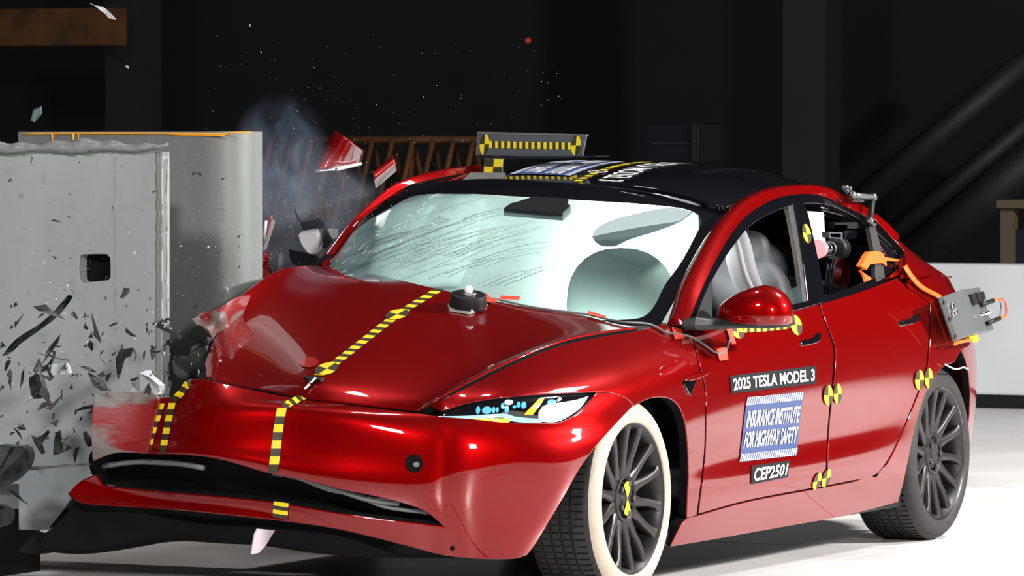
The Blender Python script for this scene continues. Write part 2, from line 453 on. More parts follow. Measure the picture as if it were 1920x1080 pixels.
# hood: sections from the cowl to the nose at several widths
HOOD = []
def hood_line(lst): HOOD.append(lst)
zc = lambda x: np.interp(x, [-.5, -.332, -.003, .25, .518, .626, .675], [1.04, 1.020, .942, .867, .778, .730, .690])
hood_line([U(604, 496, -.70), U(545, 500, -.68), U(484, 531, -.63), U(438, 573, -.585), U(404, 632, -.555), U(389, 672, -.525), U(386, 697, -.49)])
hood_line([U(640, 503, -.58), U(577, 522, -.56), U(516, 562, -.53), U(466, 607, -.50), U(432, 650, -.47), U(412, 684, -.45), U(403, 706, -.43)])
hood_line([U(728, 519, -.28), U(671, 547, -.28), U(612, 588, -.275), U(558, 632, -.265), U(514, 676, -.25), U(492, 706, -.24), U(480, 730, -.23)])
hood_line([U(825, 543, 0), U(770, 576, 0), U(711, 617, 0), U(655, 660, 0), U(605, 700, 0), U(583, 722, 0), U(572, 744, 0)])
hood_line([U(967, 569, .275), U(905, 594, .27), U(843, 630, .262), U(785, 668, .25), U(727, 708, .23), U(692, 735, .212), U(672, 757, .20)])
hood_line([U(1110, 594, .55), U(1040, 614, .545), U(975, 643, .53), U(915, 674, .50), U(848, 711, .455), U(798, 744, .42), U(770, 767, .385)])
hood_line([U(1192, 612, .735), U(1105, 628, .705), U(1040, 645, .675), U(970, 671, .63), U(893, 708, .565), U(832, 740, .51), U(802, 756, .47)])
H = Patch(np.array(HOOD))

# windshield: base to header, far side to near side
W_ = []
W_.append([U(583, 545, -.69), (-.18, -.36, .90), (-.15, 0, .895), (-.27, .36, .89), (-.56, .735, .885)])
W_.append([U(655, 440, -.655), (-.62, -.345, 1.168), (-.60, 0, 1.118), (-.63, .35, 1.068), (-.86, .70, 1.035)])
W_.append([U(703, 392, -.62), (-1.00, -.33, 1.315), (-1.02, 0, 1.280), (-1.03, .33, 1.225), (-1.16, .66, 1.165)])
W_.append([U(775, 346, -.575), (-1.40, -.31, 1.402), (-1.42, 0, 1.382), (-1.43, .31, 1.350), (-1.50, .62, 1.288)])
WS = Patch(np.array(W_))

# roof, rear glass and deck
R_ = []
def roof_row(x, yl, zl, zcn, yn, zn):
    R_.append([(x, yl, zl), (x + .015, yl * .55, zcn + (zl - zcn) * .28 + .008), (x + .02, 0, zcn), (x + .015, yn * .55, zcn + (zn - zcn) * .28 + .006), (x, yn, zn)])
roof_row(-1.45, -.56, 1.392, 1.388, .61, 1.300)
roof_row(-1.75, -.56, 1.430, 1.440, .60, 1.358)
roof_row(-2.10, -.56, 1.452, 1.462, .60, 1.380)
roof_row(-2.45, -.58, 1.425, 1.440, .615, 1.350)
roof_row(-2.80, -.60, 1.345, 1.370, .635, 1.262)
roof_row(-3.15, -.62, 1.205, 1.245, .655, 1.112)
roof_row(-3.50, -.62, 1.085, 1.10, .655, .995)
roof_row(-3.78, -.55, 1.04, 1.05, .575, .95)
RF = Patch(np.array(R_), (0, 0, 1))

# side of the greenhouse as a leaning sheet y(x, z)
def gh_y(x, z):
    b = np.interp(x, [-3.7, -3.3, -3.0, -2.7, -2.4, -1.7, -1.0, -.5], [.70, .775, .815, .845, .868, .885, .873, .84])
    d = z - .92
    return b - .50 * d - .22 * d * np.abs(d)
GH = Patch(np.array([[(x, gh_y(x, z), z) for x in np.linspace(-.45, -3.6, 13)] for z in np.linspace(1.42, .80, 7)]))

# red band of A-pillar and roof rail
rail_in = [(1247, 606), (1262, 566), (1280, 518), (1322, 443), (1363, 393), (1405, 362), (1458, 348), (1520, 346), (1560, 354), (1600, 374), (1640, 402), (1680, 439)]
rail_in_y = [.765, .745, .72, .665, .625, .60, .585, .585, .60, .615, .635, .66]
rail_out = [(1288, 606), (1305, 566), (1327, 516), (1360, 454), (1391, 412), (1422, 388), (1462, 370), (1510, 364), (1548, 370), (1580, 386), (1643, 417), (1684, 456)]
ri = np.array([U(a, b, y) for (a, b), y in zip(rail_in, rail_in_y)]); ro = GH.on(rail_out)
rm = (ri + ro) / 2; t_ = np.gradient(rm, axis=0); rn = np.cross(t_, ro - ri); rn /= np.linalg.norm(rn, axis=1)[:, None]
rn *= np.sign((rn @ (CAM - rm[0])))[:, None]
RAIL = Patch(np.stack([ri - rn * .012, ri * .72 + ro * .28 + rn * .012, ri * .35 + ro * .65 + rn * .014, ro + rn * .002], 0))

# rear quarter from deck edge to sill
def qcol(top, c):
    cc = COLS[c]; t = np.array(top, float); b = np.array(cc[0]); m = (t + b) / 2 + np.array([0, .018, .0])
    return [t, m] + [np.array(p) for p in cc]
QC = [qcol((-2.10, .735, 1.22), 16), qcol((-2.50, .70, 1.27), 17), qcol((-2.80, .645, 1.255), 18), qcol((-3.05, .655, 1.150), 19), qcol((-3.27, .66, 1.072), 20),
      qcol((-3.50, .66, .997), 21), qcol((-3.70, .60, .962), 22), qcol((-3.80, .45, .955), 23)]
Q = Patch(np.array([[c[r] for c in QC] for r in range(10)]))

# ------------------------------------------------------------------ the car
car = thing('crash_test_car', (-1.4, 0, 0)); CARLOC = Vector((-1.4, 0, 0))
tag(car, 'red four-door car smashed against the grey barrier', 'car')
class _P:                                    # parts carry world coordinates; hang them on the empty without moving them
    pass
def fix_parents():
    for o in car.children: o.matrix_parent_inverse = Matrix.Translation(-CARLOC)

hood_outline = [(384, 690), (388, 704, 1), (430, 717), (500, 729), (574, 744), (690, 757), (796, 770, 1), (806, 755, 1), (853, 727), (926, 689), (984, 663), (1042, 641),
                (1086, 629), (1144, 619), (1192, 613, 1), (1150, 606), (1085, 590), (1000, 578), (905, 560), (825, 543), (700, 514), (608, 499, 1), (560, 499), (520, 509), (485, 532), (440, 571), (405, 632), (388, 672)]
panel('hood', H, hood_outline, M['paint'], car, 46, 34, flange=.03, bevel=.006)

op_top = [(180, 862), (193, 854), (222, 848), (267, 848), (359, 852), (418, 861), (504, 886), (573, 899), (640, 916), (704, 929), (748, 940), (791, 954), (818, 972), (835, 988)]
op_bot = [(835, 997, 1), (791, 990), (733, 980), (646, 963), (558, 951), (500, 944), (396, 930), (285, 911), (192, 900)]
bump_a = [(821, 782), (795, 777, 1), (690, 764), (574, 750), (500, 737), (425, 722), (385, 712, 1), (366, 706, 1), (352, 716), (338, 746, 1), (292, 748, 1), (284, 790), (274, 847, 1)] + op_top[3:]
bump_b = [(178, 893, 1), (150, 905), (130, 924, 1), (155, 940), (230, 946), (359, 955), (507, 972), (617, 988), (704, 1007), (762, 1022), (835, 1040), (900, 1046), (966, 1046), (988, 1040, 1),
    (1003, 1020), (1030, 975), (1060, 925), (1085, 880), (1115, 838), (1150, 798), (1186, 761, 1), (1173, 748), (1146, 739), (1119, 738, 1), (1101, 761), (1077, 782), (1048, 795), (1019, 796), (961, 795), (926, 792), (885, 787), (821, 782)]
ua = S.uv(crom(bump_a, False)); ub = S.uv(crom(bump_b, False))
lip_edge = np.array([(u, 6.08) for u in np.linspace(ua[-1, 0] + .02, .25, 60)])
panel('front_bumper', S, np.concatenate([ua, lip_edge, ub[:-1]]), M['paint'], car, 90, 32, px=False, flange=.035, bevel=.005)
# torn end flap of the bumper, paint scraped to grey
flap = [(181, 741, 1), (230, 737), (284, 735, 1), (300, 750), (292, 790), (278, 849, 1), (225, 846), (196, 853), (178, 862, 1), (174, 810), (176, 770)]
panel('bumper_end_flap', S, flap, M['paint_scrape'], car, 16, 14, off=.012, flange=.012, bevel=.002, label='torn bumper end scraped to grey')

fender_outline = [(806, 761, 1), (853, 738), (926, 701), (984, 674), (1042, 652), (1086, 640), (1144, 629), (1190, 622), (1240, 609), (1288, 608, 1), (1297, 632), (1306, 672), (1318, 716), (1321, 745), (1320, 845), (1306, 965, 1),
                  (1289, 970, 1), (1291, 920), (1292, 870), (1289, 815), (1283, 782), (1270, 756), (1249, 744), (1217, 746), (1189, 760, 1), (1176, 746), (1146, 735), (1120, 733, 1), (1072, 734), (1028, 736), (970, 740), (911, 747), (867, 756), (828, 768, 1)]
panel('front_fender', S, fender_outline, M['paint'], car, 70, 30, flange=.035, bevel=.004)

fdoor = [(1292, 612, 1), (1340, 608), (1420, 597), (1480, 587), (1535, 572, 1), (1543, 597), (1555, 629), (1563, 660), (1559, 723), (1551, 812), (1547, 911, 1), (1524, 914), (1402, 937), (1311, 962, 1), (1324, 845), (1325, 745), (1322, 716), (1310, 672), (1301, 632)]
panel('front_door', S, fdoor, M['paint'], car, 40, 34, mirror=True, flange=.03)
rdoor = [(1539, 571, 1), (1572, 562), (1635, 541), (1683, 522, 1), (1702, 541), (1741, 567, 1), (1742, 613), (1736, 690), (1722, 731), (1685, 821), (1661, 867), (1638, 891), (1598, 900), (1552, 909, 1), (1555, 812), (1564, 723), (1568, 660), (1560, 629), (1547, 597)]
panel('rear_door', S, rdoor, M['paint'], car, 40, 34, mirror=True, flange=.03)
rocker = [(1258, 1024, 1), (1277, 986), (1290, 972, 1), (1308, 968), (1402, 942), (1524, 919), (1598, 905), (1640, 895), (1680, 942, 1), (1622, 957), (1565, 970), (1440, 992), (1340, 1010)]
panel('rocker_panel', S, rocker, M['paint'], car, 50, 12, mirror=True, flange=.04)
q_seam = Q.uv(crom([(1687, 522), (1706, 540), (1745, 566, 1), (1746, 613), (1740, 690), (1726, 731), (1689, 821), (1665, 869), (1643, 895, 1), (1683, 943, 1), (1693, 907), (1703, 860), (1717, 793), (1733, 743), (1750, 710), (1770, 686), (1790, 678)], False))
q_arch = np.array([(2.9, 4.15), (3.15, 4.5), (3.38, 5.0), (3.52, 5.6), (3.60, 6.4), (3.62, 7.2), (3.60, 8.4), (4.5, 8.8), (6, 8.8), (7, 8.8)])
q_top = np.array([(7, y) for y in np.linspace(8.8, 0, 14)] + [(u, 0) for u in np.linspace(6.9, 1.75, 30)])
q_win = Q.uv(crom([(1684, 456), (1697, 472), (1699, 495)], False))
q_seam_end = q_seam[-1]
q_mid = np.linspace(q_seam_end, q_arch[0], 4)[1:-1]
q_poly = np.concatenate([q_seam, q_mid, q_arch, q_top, q_win])
panel('quarter_panel', Q, q_poly, M['paint'], car, 50, 50, px=False, mirror=True, flange=.03)
panel('roof_rail', RAIL, [(0, 0), (11, 0), (11, 3), (0, 3)] and np.array([(u, 0) for u in np.linspace(0, 11, 60)] + [(u, 3) for u in np.linspace(11, 0, 60)]), M['paint'], car, 60, 8, px=False, mirror=False, flange=.02)
# far A-pillar, standing up behind the windshield edge
fp_o = [U(594, 502, -.72), U(631, 452, -.70), U(661, 416, -.68), U(700, 378, -.66), U(742, 347, -.635), U(790, 330, -.61), U(850, 318, -.60), U(905, 312, -.60)]
fp_i = [U(610, 503, -.69), U(645, 452, -.675), U(676, 417, -.655), U(712, 383, -.635), U(752, 353, -.61), U(795, 338, -.58), U(850, 327, -.57), U(905, 320, -.57)]
FP = Patch(np.stack([np.array(fp_i), (np.array(fp_i) + fp_o) / 2 + [0.005, 0, .012], np.array(fp_o), np.array(fp_o) + [-.04, -.02, -.05]], 0))
panel('far_pillar', FP, np.array([(u, 0) for u in np.linspace(0, 7, 40)] + [(u, 3) for u in np.linspace(7, 0, 40)]), M['paint'], car, 40, 8, px=False, flange=.02)
# ------------------------------------------------------------------ glass, roof, trim
def glass_mat(name, tint, milky=0.0, cracked=False):
    m = bpy.data.materials.new(name); m.use_nodes = True; nt = m.node_tree; nt.nodes.clear()
    out = nt.nodes.new('ShaderNodeOutputMaterial'); tr = nt.nodes.new('ShaderNodeBsdfTransparent'); tr.inputs[0].default_value = (*tint, 1)
    gl = nt.nodes.new('ShaderNodeBsdfGlossy'); gl.inputs['Roughness'].default_value = .02
    fr = nt.nodes.new('ShaderNodeFresnel'); fr.inputs[0].default_value = 1.52
    df = nt.nodes.new('ShaderNodeBsdfDiffuse'); df.inputs[0].default_value = (.42, .62, .62, 1)
    m0 = nt.nodes.new('ShaderNodeMixShader'); m0.inputs[0].default_value = milky
    nt.links.new(tr.outputs[0], m0.inputs[1]); nt.links.new(df.outputs[0], m0.inputs[2])
    if cracked:
        tc = nt.nodes.new('ShaderNodeTexCoord'); mp = nt.nodes.new('ShaderNodeMapping'); mp.inputs['Scale'].default_value = (7, 1.6, 7)
        mp.inputs['Rotation'].default_value = (0, 0, .5)
        nt.links.new(tc.outputs['Object'], mp.inputs[0]); n = nt.nodes.new('ShaderNodeTexNoise'); n.inputs['Scale'].default_value = 2.2; n.inputs['Detail'].default_value = 9; n.inputs['Roughness'].default_value = .7
        nt.links.new(mp.outputs[0], n.inputs['Vector'])
        sx = nt.nodes.new('ShaderNodeSeparateXYZ'); nt.links.new(tc.outputs['Object'], sx.inputs[0])
        r1 = nt.nodes.new('ShaderNodeMapRange'); r1.inputs['From Min'].default_value = .45; r1.inputs['From Max'].default_value = -.75; r1.inputs['To Min'].default_value = .10; r1.inputs['To Max'].default_value = .62
        nt.links.new(sx.outputs['Y'], r1.inputs[0])
        mu = nt.nodes.new('ShaderNodeMath'); mu.operation = 'MULTIPLY'; nt.links.new(r1.outputs[0], mu.inputs[0]); nt.links.new(n.outputs['Fac'], mu.inputs[1])
        ml = nt.nodes.new('ShaderNodeMath'); ml.operation = 'MULTIPLY'; ml.inputs[1].default_value = 1.25; ml.use_clamp = True
        nt.links.new(mu.outputs[0], ml.inputs[0]); nt.links.new(ml.outputs[0], m0.inputs[0])
        n2 = nt.nodes.new('ShaderNodeTexNoise'); n2.inputs['Scale'].default_value = 5; n2.inputs['Detail'].default_value = 6; nt.links.new(mp.outputs[0], n2.inputs['Vector'])
        bp = nt.nodes.new('ShaderNodeBump'); bp.inputs['Strength'].default_value = .10; bp.inputs['Distance'].default_value = .02
        nt.links.new(n2.outputs['Fac'], bp.inputs['Height']); nt.links.new(bp.outputs[0], gl.inputs['Normal'])
    mx = nt.nodes.new('ShaderNodeMixShader'); nt.links.new(fr.outputs[0], mx.inputs[0]); nt.links.new(m0.outputs[0], mx.inputs[1]); nt.links.new(gl.outputs[0], mx.inputs[2])
    nt.links.new(mx.outputs[0], out.inputs[0])
    return m
M['windshield'] = glass_mat('windshield_glass', (.60, .78, .75), .15, True)
M['glass'] = glass_mat('window_glass', (.55, .60, .58), .06)
M['dark_glass'] = mat('dark_glass', (.006, .006, .008), .05, 0, 1.0)
M['seal'] = mat('rubber_seal', (.03, .029, .028), .5)

def rect_uv(u0, u1, v0, v1, n=30):
    return np.array([(u, v0) for u in np.linspace(u0, u1, n)] + [(u1, v) for v in np.linspace(v0, v1, n)[1:-1]] + [(u, v1) for u in np.linspace(u1, u0, n)] + [(u0, v) for v in np.linspace(v1, v0, n)[1:-1]])
ws_px = [(560, 560), (580, 525), (606, 495), (643, 449), (693, 411), (733, 388), (776, 367), (833, 363), (893, 364), (960, 368), (1060, 374), (1193, 382), (1278, 391), (1307, 402), (1317, 414), (1308, 434), (1278, 490), (1247, 534), (1229, 570), (1212, 590), (1188, 598), (1100, 600), (960, 596), (780, 590)]
wi = WS.uv(crom(ws_px)); wi[:, 1] = np.clip(wi[:, 1], .02, 2.98); wi[:, 0] = np.clip(wi[:, 0], .03, 3.97)
wpanel = panel('windshield', WS, wi, M['windshield'], car, 40, 30, px=False, flange=0, off=-.002, label='cracked greenish windshield')
wo = rect_uv(0, 4, -.15, 3.03)
panel('windshield_border', WS, wo, M['black_gloss'], car, 50, 34, px=False, flange=0, loops=(wo, wi), label='black border around the windshield')
panel('roof_glass', RF, rect_uv(.02, 3.98, .02, 4.6), M['black_gloss'], car, 30, 34, px=False, flange=.02, label='glossy black glass roof')
panel('rear_glass', RF, rect_uv(.0, 4.03, 4.64, 5.75), M['black_gloss'], car, 24, 16, px=False, flange=.02)
panel('trunk_lid', RF, rect_uv(-.03, 4.04, 5.77, 7.0), M['paint'], car, 24, 14, px=False, flange=.03)

# cracks: thin raised splinter lines over the glass, running from the struck corner
WSPX = crom(ws_px)
bm_v, bm_f = [], []
def crack(pts, wid):
    P = crom(pts, False, 6); P = P + RNG.normal(0, .55, P.shape); T = np.gradient(P, axis=0); T /= np.linalg.norm(T, axis=1)[:, None]
    Nn = np.stack([-T[:, 1], T[:, 0]], 1); wv = (wid * np.linspace(1, .35, len(P)))[:, None]
    keep = inside(WSPX, P)
    if keep.sum() < 3: return
    P, Nn, wv = P[keep], Nn[keep], wv[keep]
    uvA = WS.uv(np.concatenate([P + Nn * wv, P - Nn * wv])); A = WS.ev(uvA) + .0025 * WS.nrm(uvA); n = len(P); b = len(bm_v)
    bm_v.extend(A)
    for i in range(n - 1): bm_f.append((b + i, b + i + 1, b + n + i + 1, b + n + i))
crack([(700, 478), (760, 456), (820, 432), (870, 414), (930, 398)], .8)
crack([(868, 412), (905, 400), (940, 392)], .6)
for i in range(46):
    t = RNG.random(); x0 = 612 + 330 * t + RNG.normal(0, 20); y0 = 505 + 40 * t - RNG.random() * 60
    L = 60 + 260 * RNG.random() * (1 - .5 * t); sl = -.34 + .06 * RNG.normal()
    crack([(x0, y0), (x0 + L * .5, y0 + L * .5 * sl - 3), (x0 + L, y0 + L * sl + L * .04)], .22 + .28 * RNG.random())
for i in range(30):
    x0 = 640 + 220 * RNG.random(); y0 = 520 - (x0 - 600) * .45 + RNG.normal(0, 26); a = RNG.random() * 6.3; L = 8 + 18 * RNG.random()
    crack([(x0, y0), (x0 + L * math.cos(a), y0 + L * math.sin(a) * .6)], .3)
mesh_from('crack_line', bm_v, bm_f, None, mat('crack_dark', (.05, .07, .07), .6), wpanel)['kind'] = 'stuff'
bm_v, bm_f = [], []
for i in range(90):
    t = RNG.random(); x0 = 606 + 260 * t ** 1.3; y0 = 496 - (x0 - 606) * .62 + abs(RNG.normal(0, 30)); a = -.5 + .5 * RNG.normal(); L = 3 + 14 * RNG.random()
    crack([(x0, y0), (x0 + L * math.cos(a), y0 + L * math.sin(a))], .3 + .5 * RNG.random())
mesh_from('glass_splinter', bm_v, bm_f, None, mat('splinter_white', (.75, .85, .84), .4), wpanel)['kind'] = 'stuff'

# greenhouse side
def gh_panel(name, pts, m, off=0.0, mirror=True, nu=24, nv=16, flange=.02, label=None):
    return panel(name, GH, pts, m, car, nu, nv, off=off, flange=flange, mirror=mirror, label=label)
trim_out = [(1292, 604, 1), (1307, 566), (1329, 516), (1362, 455), (1393, 413), (1424, 389), (1464, 371), (1510, 365), (1548, 371), (1580, 387), (1641, 418), (1682, 458), (1694, 480), (1691, 503), (1668, 522, 1)]
trim_in = [(1660, 512, 1), (1678, 498), (1682, 482), (1670, 462), (1630, 425), (1600, 405), (1570, 390), (1540, 382), (1510, 381), (1478, 386), (1445, 399), (1419, 413), (1397, 431), (1363, 475), (1333, 526), (1318, 560), (1301, 604, 1)]
gh_panel('window_trim', trim_out + trim_in, M['black_gloss'], .004, nu=60, nv=40)
gh_panel('sail_panel', [(1301, 604, 1), (1318, 560), (1333, 526, 1), (1333, 599, 1)], M['black'], .006)
gh_panel('center_pillar', [(1486, 378, 1), (1502, 376, 1), (1512, 400), (1530, 480), (1545, 566, 1), (1514, 572, 1), (1508, 520), (1497, 440)], M['black_gloss'], .006)
gh_panel('center_pillar_seal', [(1477, 380, 1), (1486, 378, 1), (1497, 440), (1508, 520), (1514, 572, 1), (1507, 573, 1), (1499, 500), (1487, 430)], M['seal'], .0)
gh_panel('belt_trim', [(1293, 611, 1), (1340, 606), (1420, 594), (1480, 584), (1535, 569), (1572, 559), (1635, 537), (1683, 517, 1), (1672, 508, 1), (1630, 527), (1572, 549), (1535, 560), (1480, 574), (1420, 585), (1340, 597), (1301, 604, 1)], M['black_gloss'], .006, nu=50, nv=8)
gh_panel('rear_pillar_seal', [(1627, 420, 1), (1638, 424, 1), (1650, 470), (1657, 524, 1), (1640, 530, 1), (1638, 480)], M['seal'], .006)
gh_panel('quarter_window', [(1636, 424, 1), (1665, 452), (1684, 478), (1684, 498), (1656, 524, 1), (1648, 470)], M['dark_glass'], -.004)
for pts in ([(1312, 612, 1), (1335, 520, 1), (1400, 420), (1445, 390), (1484, 378, 1), (1514, 586, 1)], [(1518, 585, 1), (1500, 380, 1), (1560, 380), (1640, 422, 1), (1662, 545, 1)]):
    uvp = GH.uv(crom(pts)); uvq, fq = clip_faces(uvp, 16, 12); mesh_from('far_side_glass', mirror_body(GH.ev(uvq)), fq, None, M['dark_glass'], car, smooth=True)
gh_panel('front_side_glass', [(1470, 556, 1), (1490, 540), (1508, 533, 1), (1514, 572, 1), (1470, 580, 1)], M['glass'], -.004, mirror=False, label='broken remnant of the lowered side window')

# ------------------------------------------------------------------ wheels
def make_wheel(name, x, ys, white, side=1, markers=True):
    wh = thing(name); wh.parent = car; c = (x, 0, .335); s = side
    prof = [(.230, .62), (.262, .625), (.300, .640), (.322, .652), (.3335, .672)]
    for g in (.700, .738, .776, .814): prof += [(.3345, g - .006), (.3265, g - .005), (.3265, g + .005), (.3345, g + .006)]
    prof += [(.334, .842), (.3325, .862), (.327, .880), (.316, .893), (.298, .903), (.282, .906), (.268, .903), (.259, .898), (.255, .892), (.25, .88)]
    n = len(prof); nb = [i for i, p in enumerate(prof) if p[1] > .870][0]
    mi = [1 if (white and i >= nb) else 0 for i in range(n - 1)]
    T = lambda pr: [(r, s * (y + ys)) for r, y in pr]
    ty = lathe('tyre', T(prof), c, [M['rubber'], M['white_rubber']], wh, 96, mi)
    # tread sipes
    bm = bmesh.new()
    for k in range(84):
        a = 2 * math.pi * k / 84
        for y0, y1 in ((.672, .692), (.708, .730), (.746, .768), (.784, .806), (.822, .862)):
            R = Matrix.Rotation(-a, 3, 'Y')
            add_box(bm, (x + .3342 * math.cos(a), s * ((y0 + y1) / 2 + ys), .335 + .3342 * math.sin(a)), (.0030, y1 - y0, .0030), R)
    bm_obj('tread_sipe', bm, M['black_matte'], ty)['kind'] = 'stuff'
    rim = lathe('rim', T([(.245, .66), (.235, .70), (.228, .80), (.232, .855), (.240, .880), (.2535, .896), (.256, .898), (.2575, .893), (.254, .884)]), c, [M['rim'], M['rim_edge']], wh, 96, [0, 0, 0, 0, 0, 1, 1, 1])
    lathe('brake_disc', T([(.02, .74), (.175, .742), (.178, .72), (.02, .715)]), c, M['disc'], wh, 48)
    lathe('wheel_barrel', T([(.0, .68), (.236, .68), (.238, .70)]), c, M['black_matte'], wh, 48)
    for k in range(7):                      # seven forked spokes
        a0 = math.radians(90 + 8 + k * 360 / 7)
        V = []; Fs = []
        def pt(r, a, y): return (x + r * math.cos(a), s * (y + ys), .335 + r * math.sin(a))
        for sg in (-1, 1):
            b = len(V)
            st = [(.055, sg * .017, .021, .866, .030), (.095, sg * .019, .021, .866, .032), (.130, sg * .027, .0165, .870, .034), (.175, sg * .040, .0145, .878, .030), (.215, sg * .047, .0145, .885, .026), (.243, sg * .050, .024, .889, .018)]
            for r, o_, hw, y, d in st:
                ca, sa = math.cos(a0), math.sin(a0)
                for (dy, ww) in ((0, .62), (-.006, 1.0), (-d, .9)):
                    for q in (-1, 1):
                        t = o_ + q * hw * ww * 1.0
                        V.append((x + r * ca - t * sa, s * (y + dy + ys), .335 + r * sa + t * ca))
            for i in range(len(st) - 1):
                A = b + i * 6; B = A + 6
                for (p, q) in ((0, 1), (1, 3), (3, 5), (5, 4), (4, 2), (2, 0)): Fs.append((A + p, A + q, B + q, B + p))
        o = mesh_from('spoke', V, Fs, None, M['rim'], wh, smooth=True); o.data.set_sharp_from_angle(angle=math.radians(50))
        bmx = bmesh.new(); bmx.from_mesh(o.data); bmesh.ops.recalc_face_normals(bmx, faces=bmx.faces); bmx.to_mesh(o.data); bmx.free()
    lathe('hub', T([(.0, .872), (.030, .872), (.034, .866), (.066, .866), (.072, .873), (.080, .871), (.088, .855), (.090, .82)]), c, M['rim'], wh, 48)
    for k in range(5):
        a = math.radians(90 + 20 + 72 * k); cx, cz = x + .052 * math.cos(a), .335 + .052 * math.sin(a)
        bm = bmesh.new(); add_cyl(bm, (cx, s * (.860 + ys), cz), (cx, s * (.878 + ys), cz), .0115, .010, 6); add_cyl(bm, (cx, s * (.855 + ys), cz), (cx, s * (.866 + ys), cz), .015, .015, 16)
        bm_obj('lug_nut', bm, M['bolt'], wh)
    if markers:
        for a in (90, -90):
            V, Fs = sector(0, 0, 1, a - 38, a + 38); V = [(x + .046 * v[0], s * (.8755 + ys), .335 + .058 * v[1]) for v in V]
            mesh_from('yellow_marker', V, Fs, None, M['yellow'], wh)
    return wh
make_wheel('wheel', 0.0, 0, True)
make_wheel('wheel', -2.875, 0, False, 1, False)
make_wheel('wheel', -2.875, .0, False, -1, False)
# wheel wells
for x, nm in ((0, 'wheel_well'), (-2.875, 'wheel_well')):
    P = []
    for y in (.56, .84):
        P.append([(x + .40 * math.cos(a), y, .335 + .40 * math.sin(a)) for a in np.linspace(1.0, math.pi + .35, 28)])
    inner = [[(x + r * math.cos(a), .56, .335 + r * math.sin(a)) for a in np.linspace(1.0, math.pi + .35, 28)] for r in (.02,)]
    grid_mesh(nm, inner + P, M['black_matte'], car)

# ------------------------------------------------------------------ front end
opening = op_top[:1] + op_top[1:] + op_bot
panel('grille_cavity', S, [(p[0], p[1]) for p in [(150, 850), (222, 838), (359, 842), (504, 876), (640, 906), (748, 930), (830, 965), (846, 1000), (733, 986), (558, 957), (396, 936), (170, 908)]], M['black_matte'], car, 30, 10, warp=lambda V: V + np.array([-.09, -.01, 0]), flange=.0, label='dark lower grille opening')
for pts, r in (([(505, 893), (545, 898), (600, 916), (645, 930), (690, 944), (745, 950)], .011), ([(520, 888), (560, 905), (610, 925), (660, 935), (720, 958), (800, 968)], .007), ([(185, 880), (250, 872), (320, 876), (372, 886)], .010)):
    uvp = S.uv(crom(pts, False, 14)); P = S.ev(uvp) - .03 * S.nrm(uvp); tube('grille_slat', P, r, M['wire'], car, 6)
# undertray hanging under the lip
ut_t = [(128, 940), (204, 941), (278, 944), (378, 951), (470, 962), (560, 974), (660, 993), (780, 1020), (880, 1040)]
ut_b = [(52, 1036), (150, 1040), (278, 1020), (378, 1022), (470, 1027), (560, 1040), (660, 1048), (780, 1050), (880, 1050)]
ut_y = [-.86, -.70, -.52, -.30, -.10, .08, .26, .42, .56]
top = np.array([U(a, b, y) for (a, b), y in zip(ut_t, ut_y)]) + [-.07, 0, .012]; bot = np.array([U(a, b, y - .02) for (a, b), y in zip(ut_b, ut_y)]) + [-.08, 0, 0]
UT = Patch(np.stack([top, (top + bot) / 2 + [.015, 0, 0], bot, bot + [-.5, 0, .02]], 0))
panel('undertray', UT, rect_uv(0, 8, 0, 3), M['black_matte'], car, 40, 12, px=False, flange=.01)
for pts, Y in (([(34, 1035), (66, 994), (84, 1000), (124, 972), (165, 950), (232, 944), (190, 985), (140, 1012), (100, 1036), (70, 1040)], -.93), ([(92, 990), (120, 955), (131, 938), (170, 942), (150, 962), (118, 985)], -.97)):
    P = [U(a, b, Y + RNG.normal(0, .01)) for a, b in pts]; n = len(P); B = [p + np.array([-.012, -.004, .0]) for p in P]
    mesh_from('torn_undertray', P + B, [tuple(range(n)), tuple(range(2*n - 1, n - 1, -1))] + [(i, n + i, n + (i+1) % n, (i+1) % n) for i in range(n)], None, M['black'], car)
P = np.array([U(a, b, .06) + np.array([.06, 0, 0]) for a, b in [(492, 1000), (497, 989), (530, 992), (522, 1005), (513, 1020), (500, 1034), (486, 1037)]])
Pf = project(P); o = mesh_from('torn_label', P, [tuple(range(7))], None, mat('pale_scrap', (.40, .33, .36), .6), car); o['label'] = 'pale scrap hanging under the bumper'; o.modifiers.new('s', 'SOLIDIFY').thickness = .004

# headlight
hl_low = [(821, 780), (885, 785), (926, 790), (961, 793), (1019, 794), (1048, 793), (1077, 780), (1101, 759), (1119, 737, 1)]
hl_up = [(1072, 736), (1028, 738), (970, 742), (911, 749), (867, 758), (828, 770), (791, 777, 1)]
hl = panel('headlight', S, hl_low + hl_up, M['black_gloss'], car, 40, 12, off=-.012, flange=.02, label='lit headlight with cyan glints')
def lamp_bit(name, pts, m, off=-.008):
    o = panel(name, S, pts, m, hl, 16, 8, off=off, flange=.003, bevel=.001); return o
M['led_white'] = mat('led_white', (.9, .95, 1), .3, emit=(.92, .97, 1), estr=3.2)
M['led_cyan'] = mat('led_cyan', (.02, .10, .14), .3, emit=(.10, .52, .85), estr=1.0)
M['led_line'] = mat('led_line', (.1, .2, .25), .3, emit=(.42, .78, .95), estr=.95)
M['amber'] = mat('amber_reflector', (.9, .38, .01), .3, emit=(1, .45, 0), estr=.12)
M['amber_lit'] = mat('amber_lamp', (1, .7, .02), .3, emit=(1, .66, .01), estr=1.0)
lamp_bit('daylight_strip', [(821, 778), (890, 777), (950, 777), (965, 782), (990, 785), (1015, 787), (1018, 792), (985, 792), (960, 789), (945, 783), (880, 782)], M['led_line'])
lamp_bit('turn_signal', [(887, 784, 1), (955, 786), (957, 790), (950, 792), (920, 790)], M['amber_lit'], -.004)
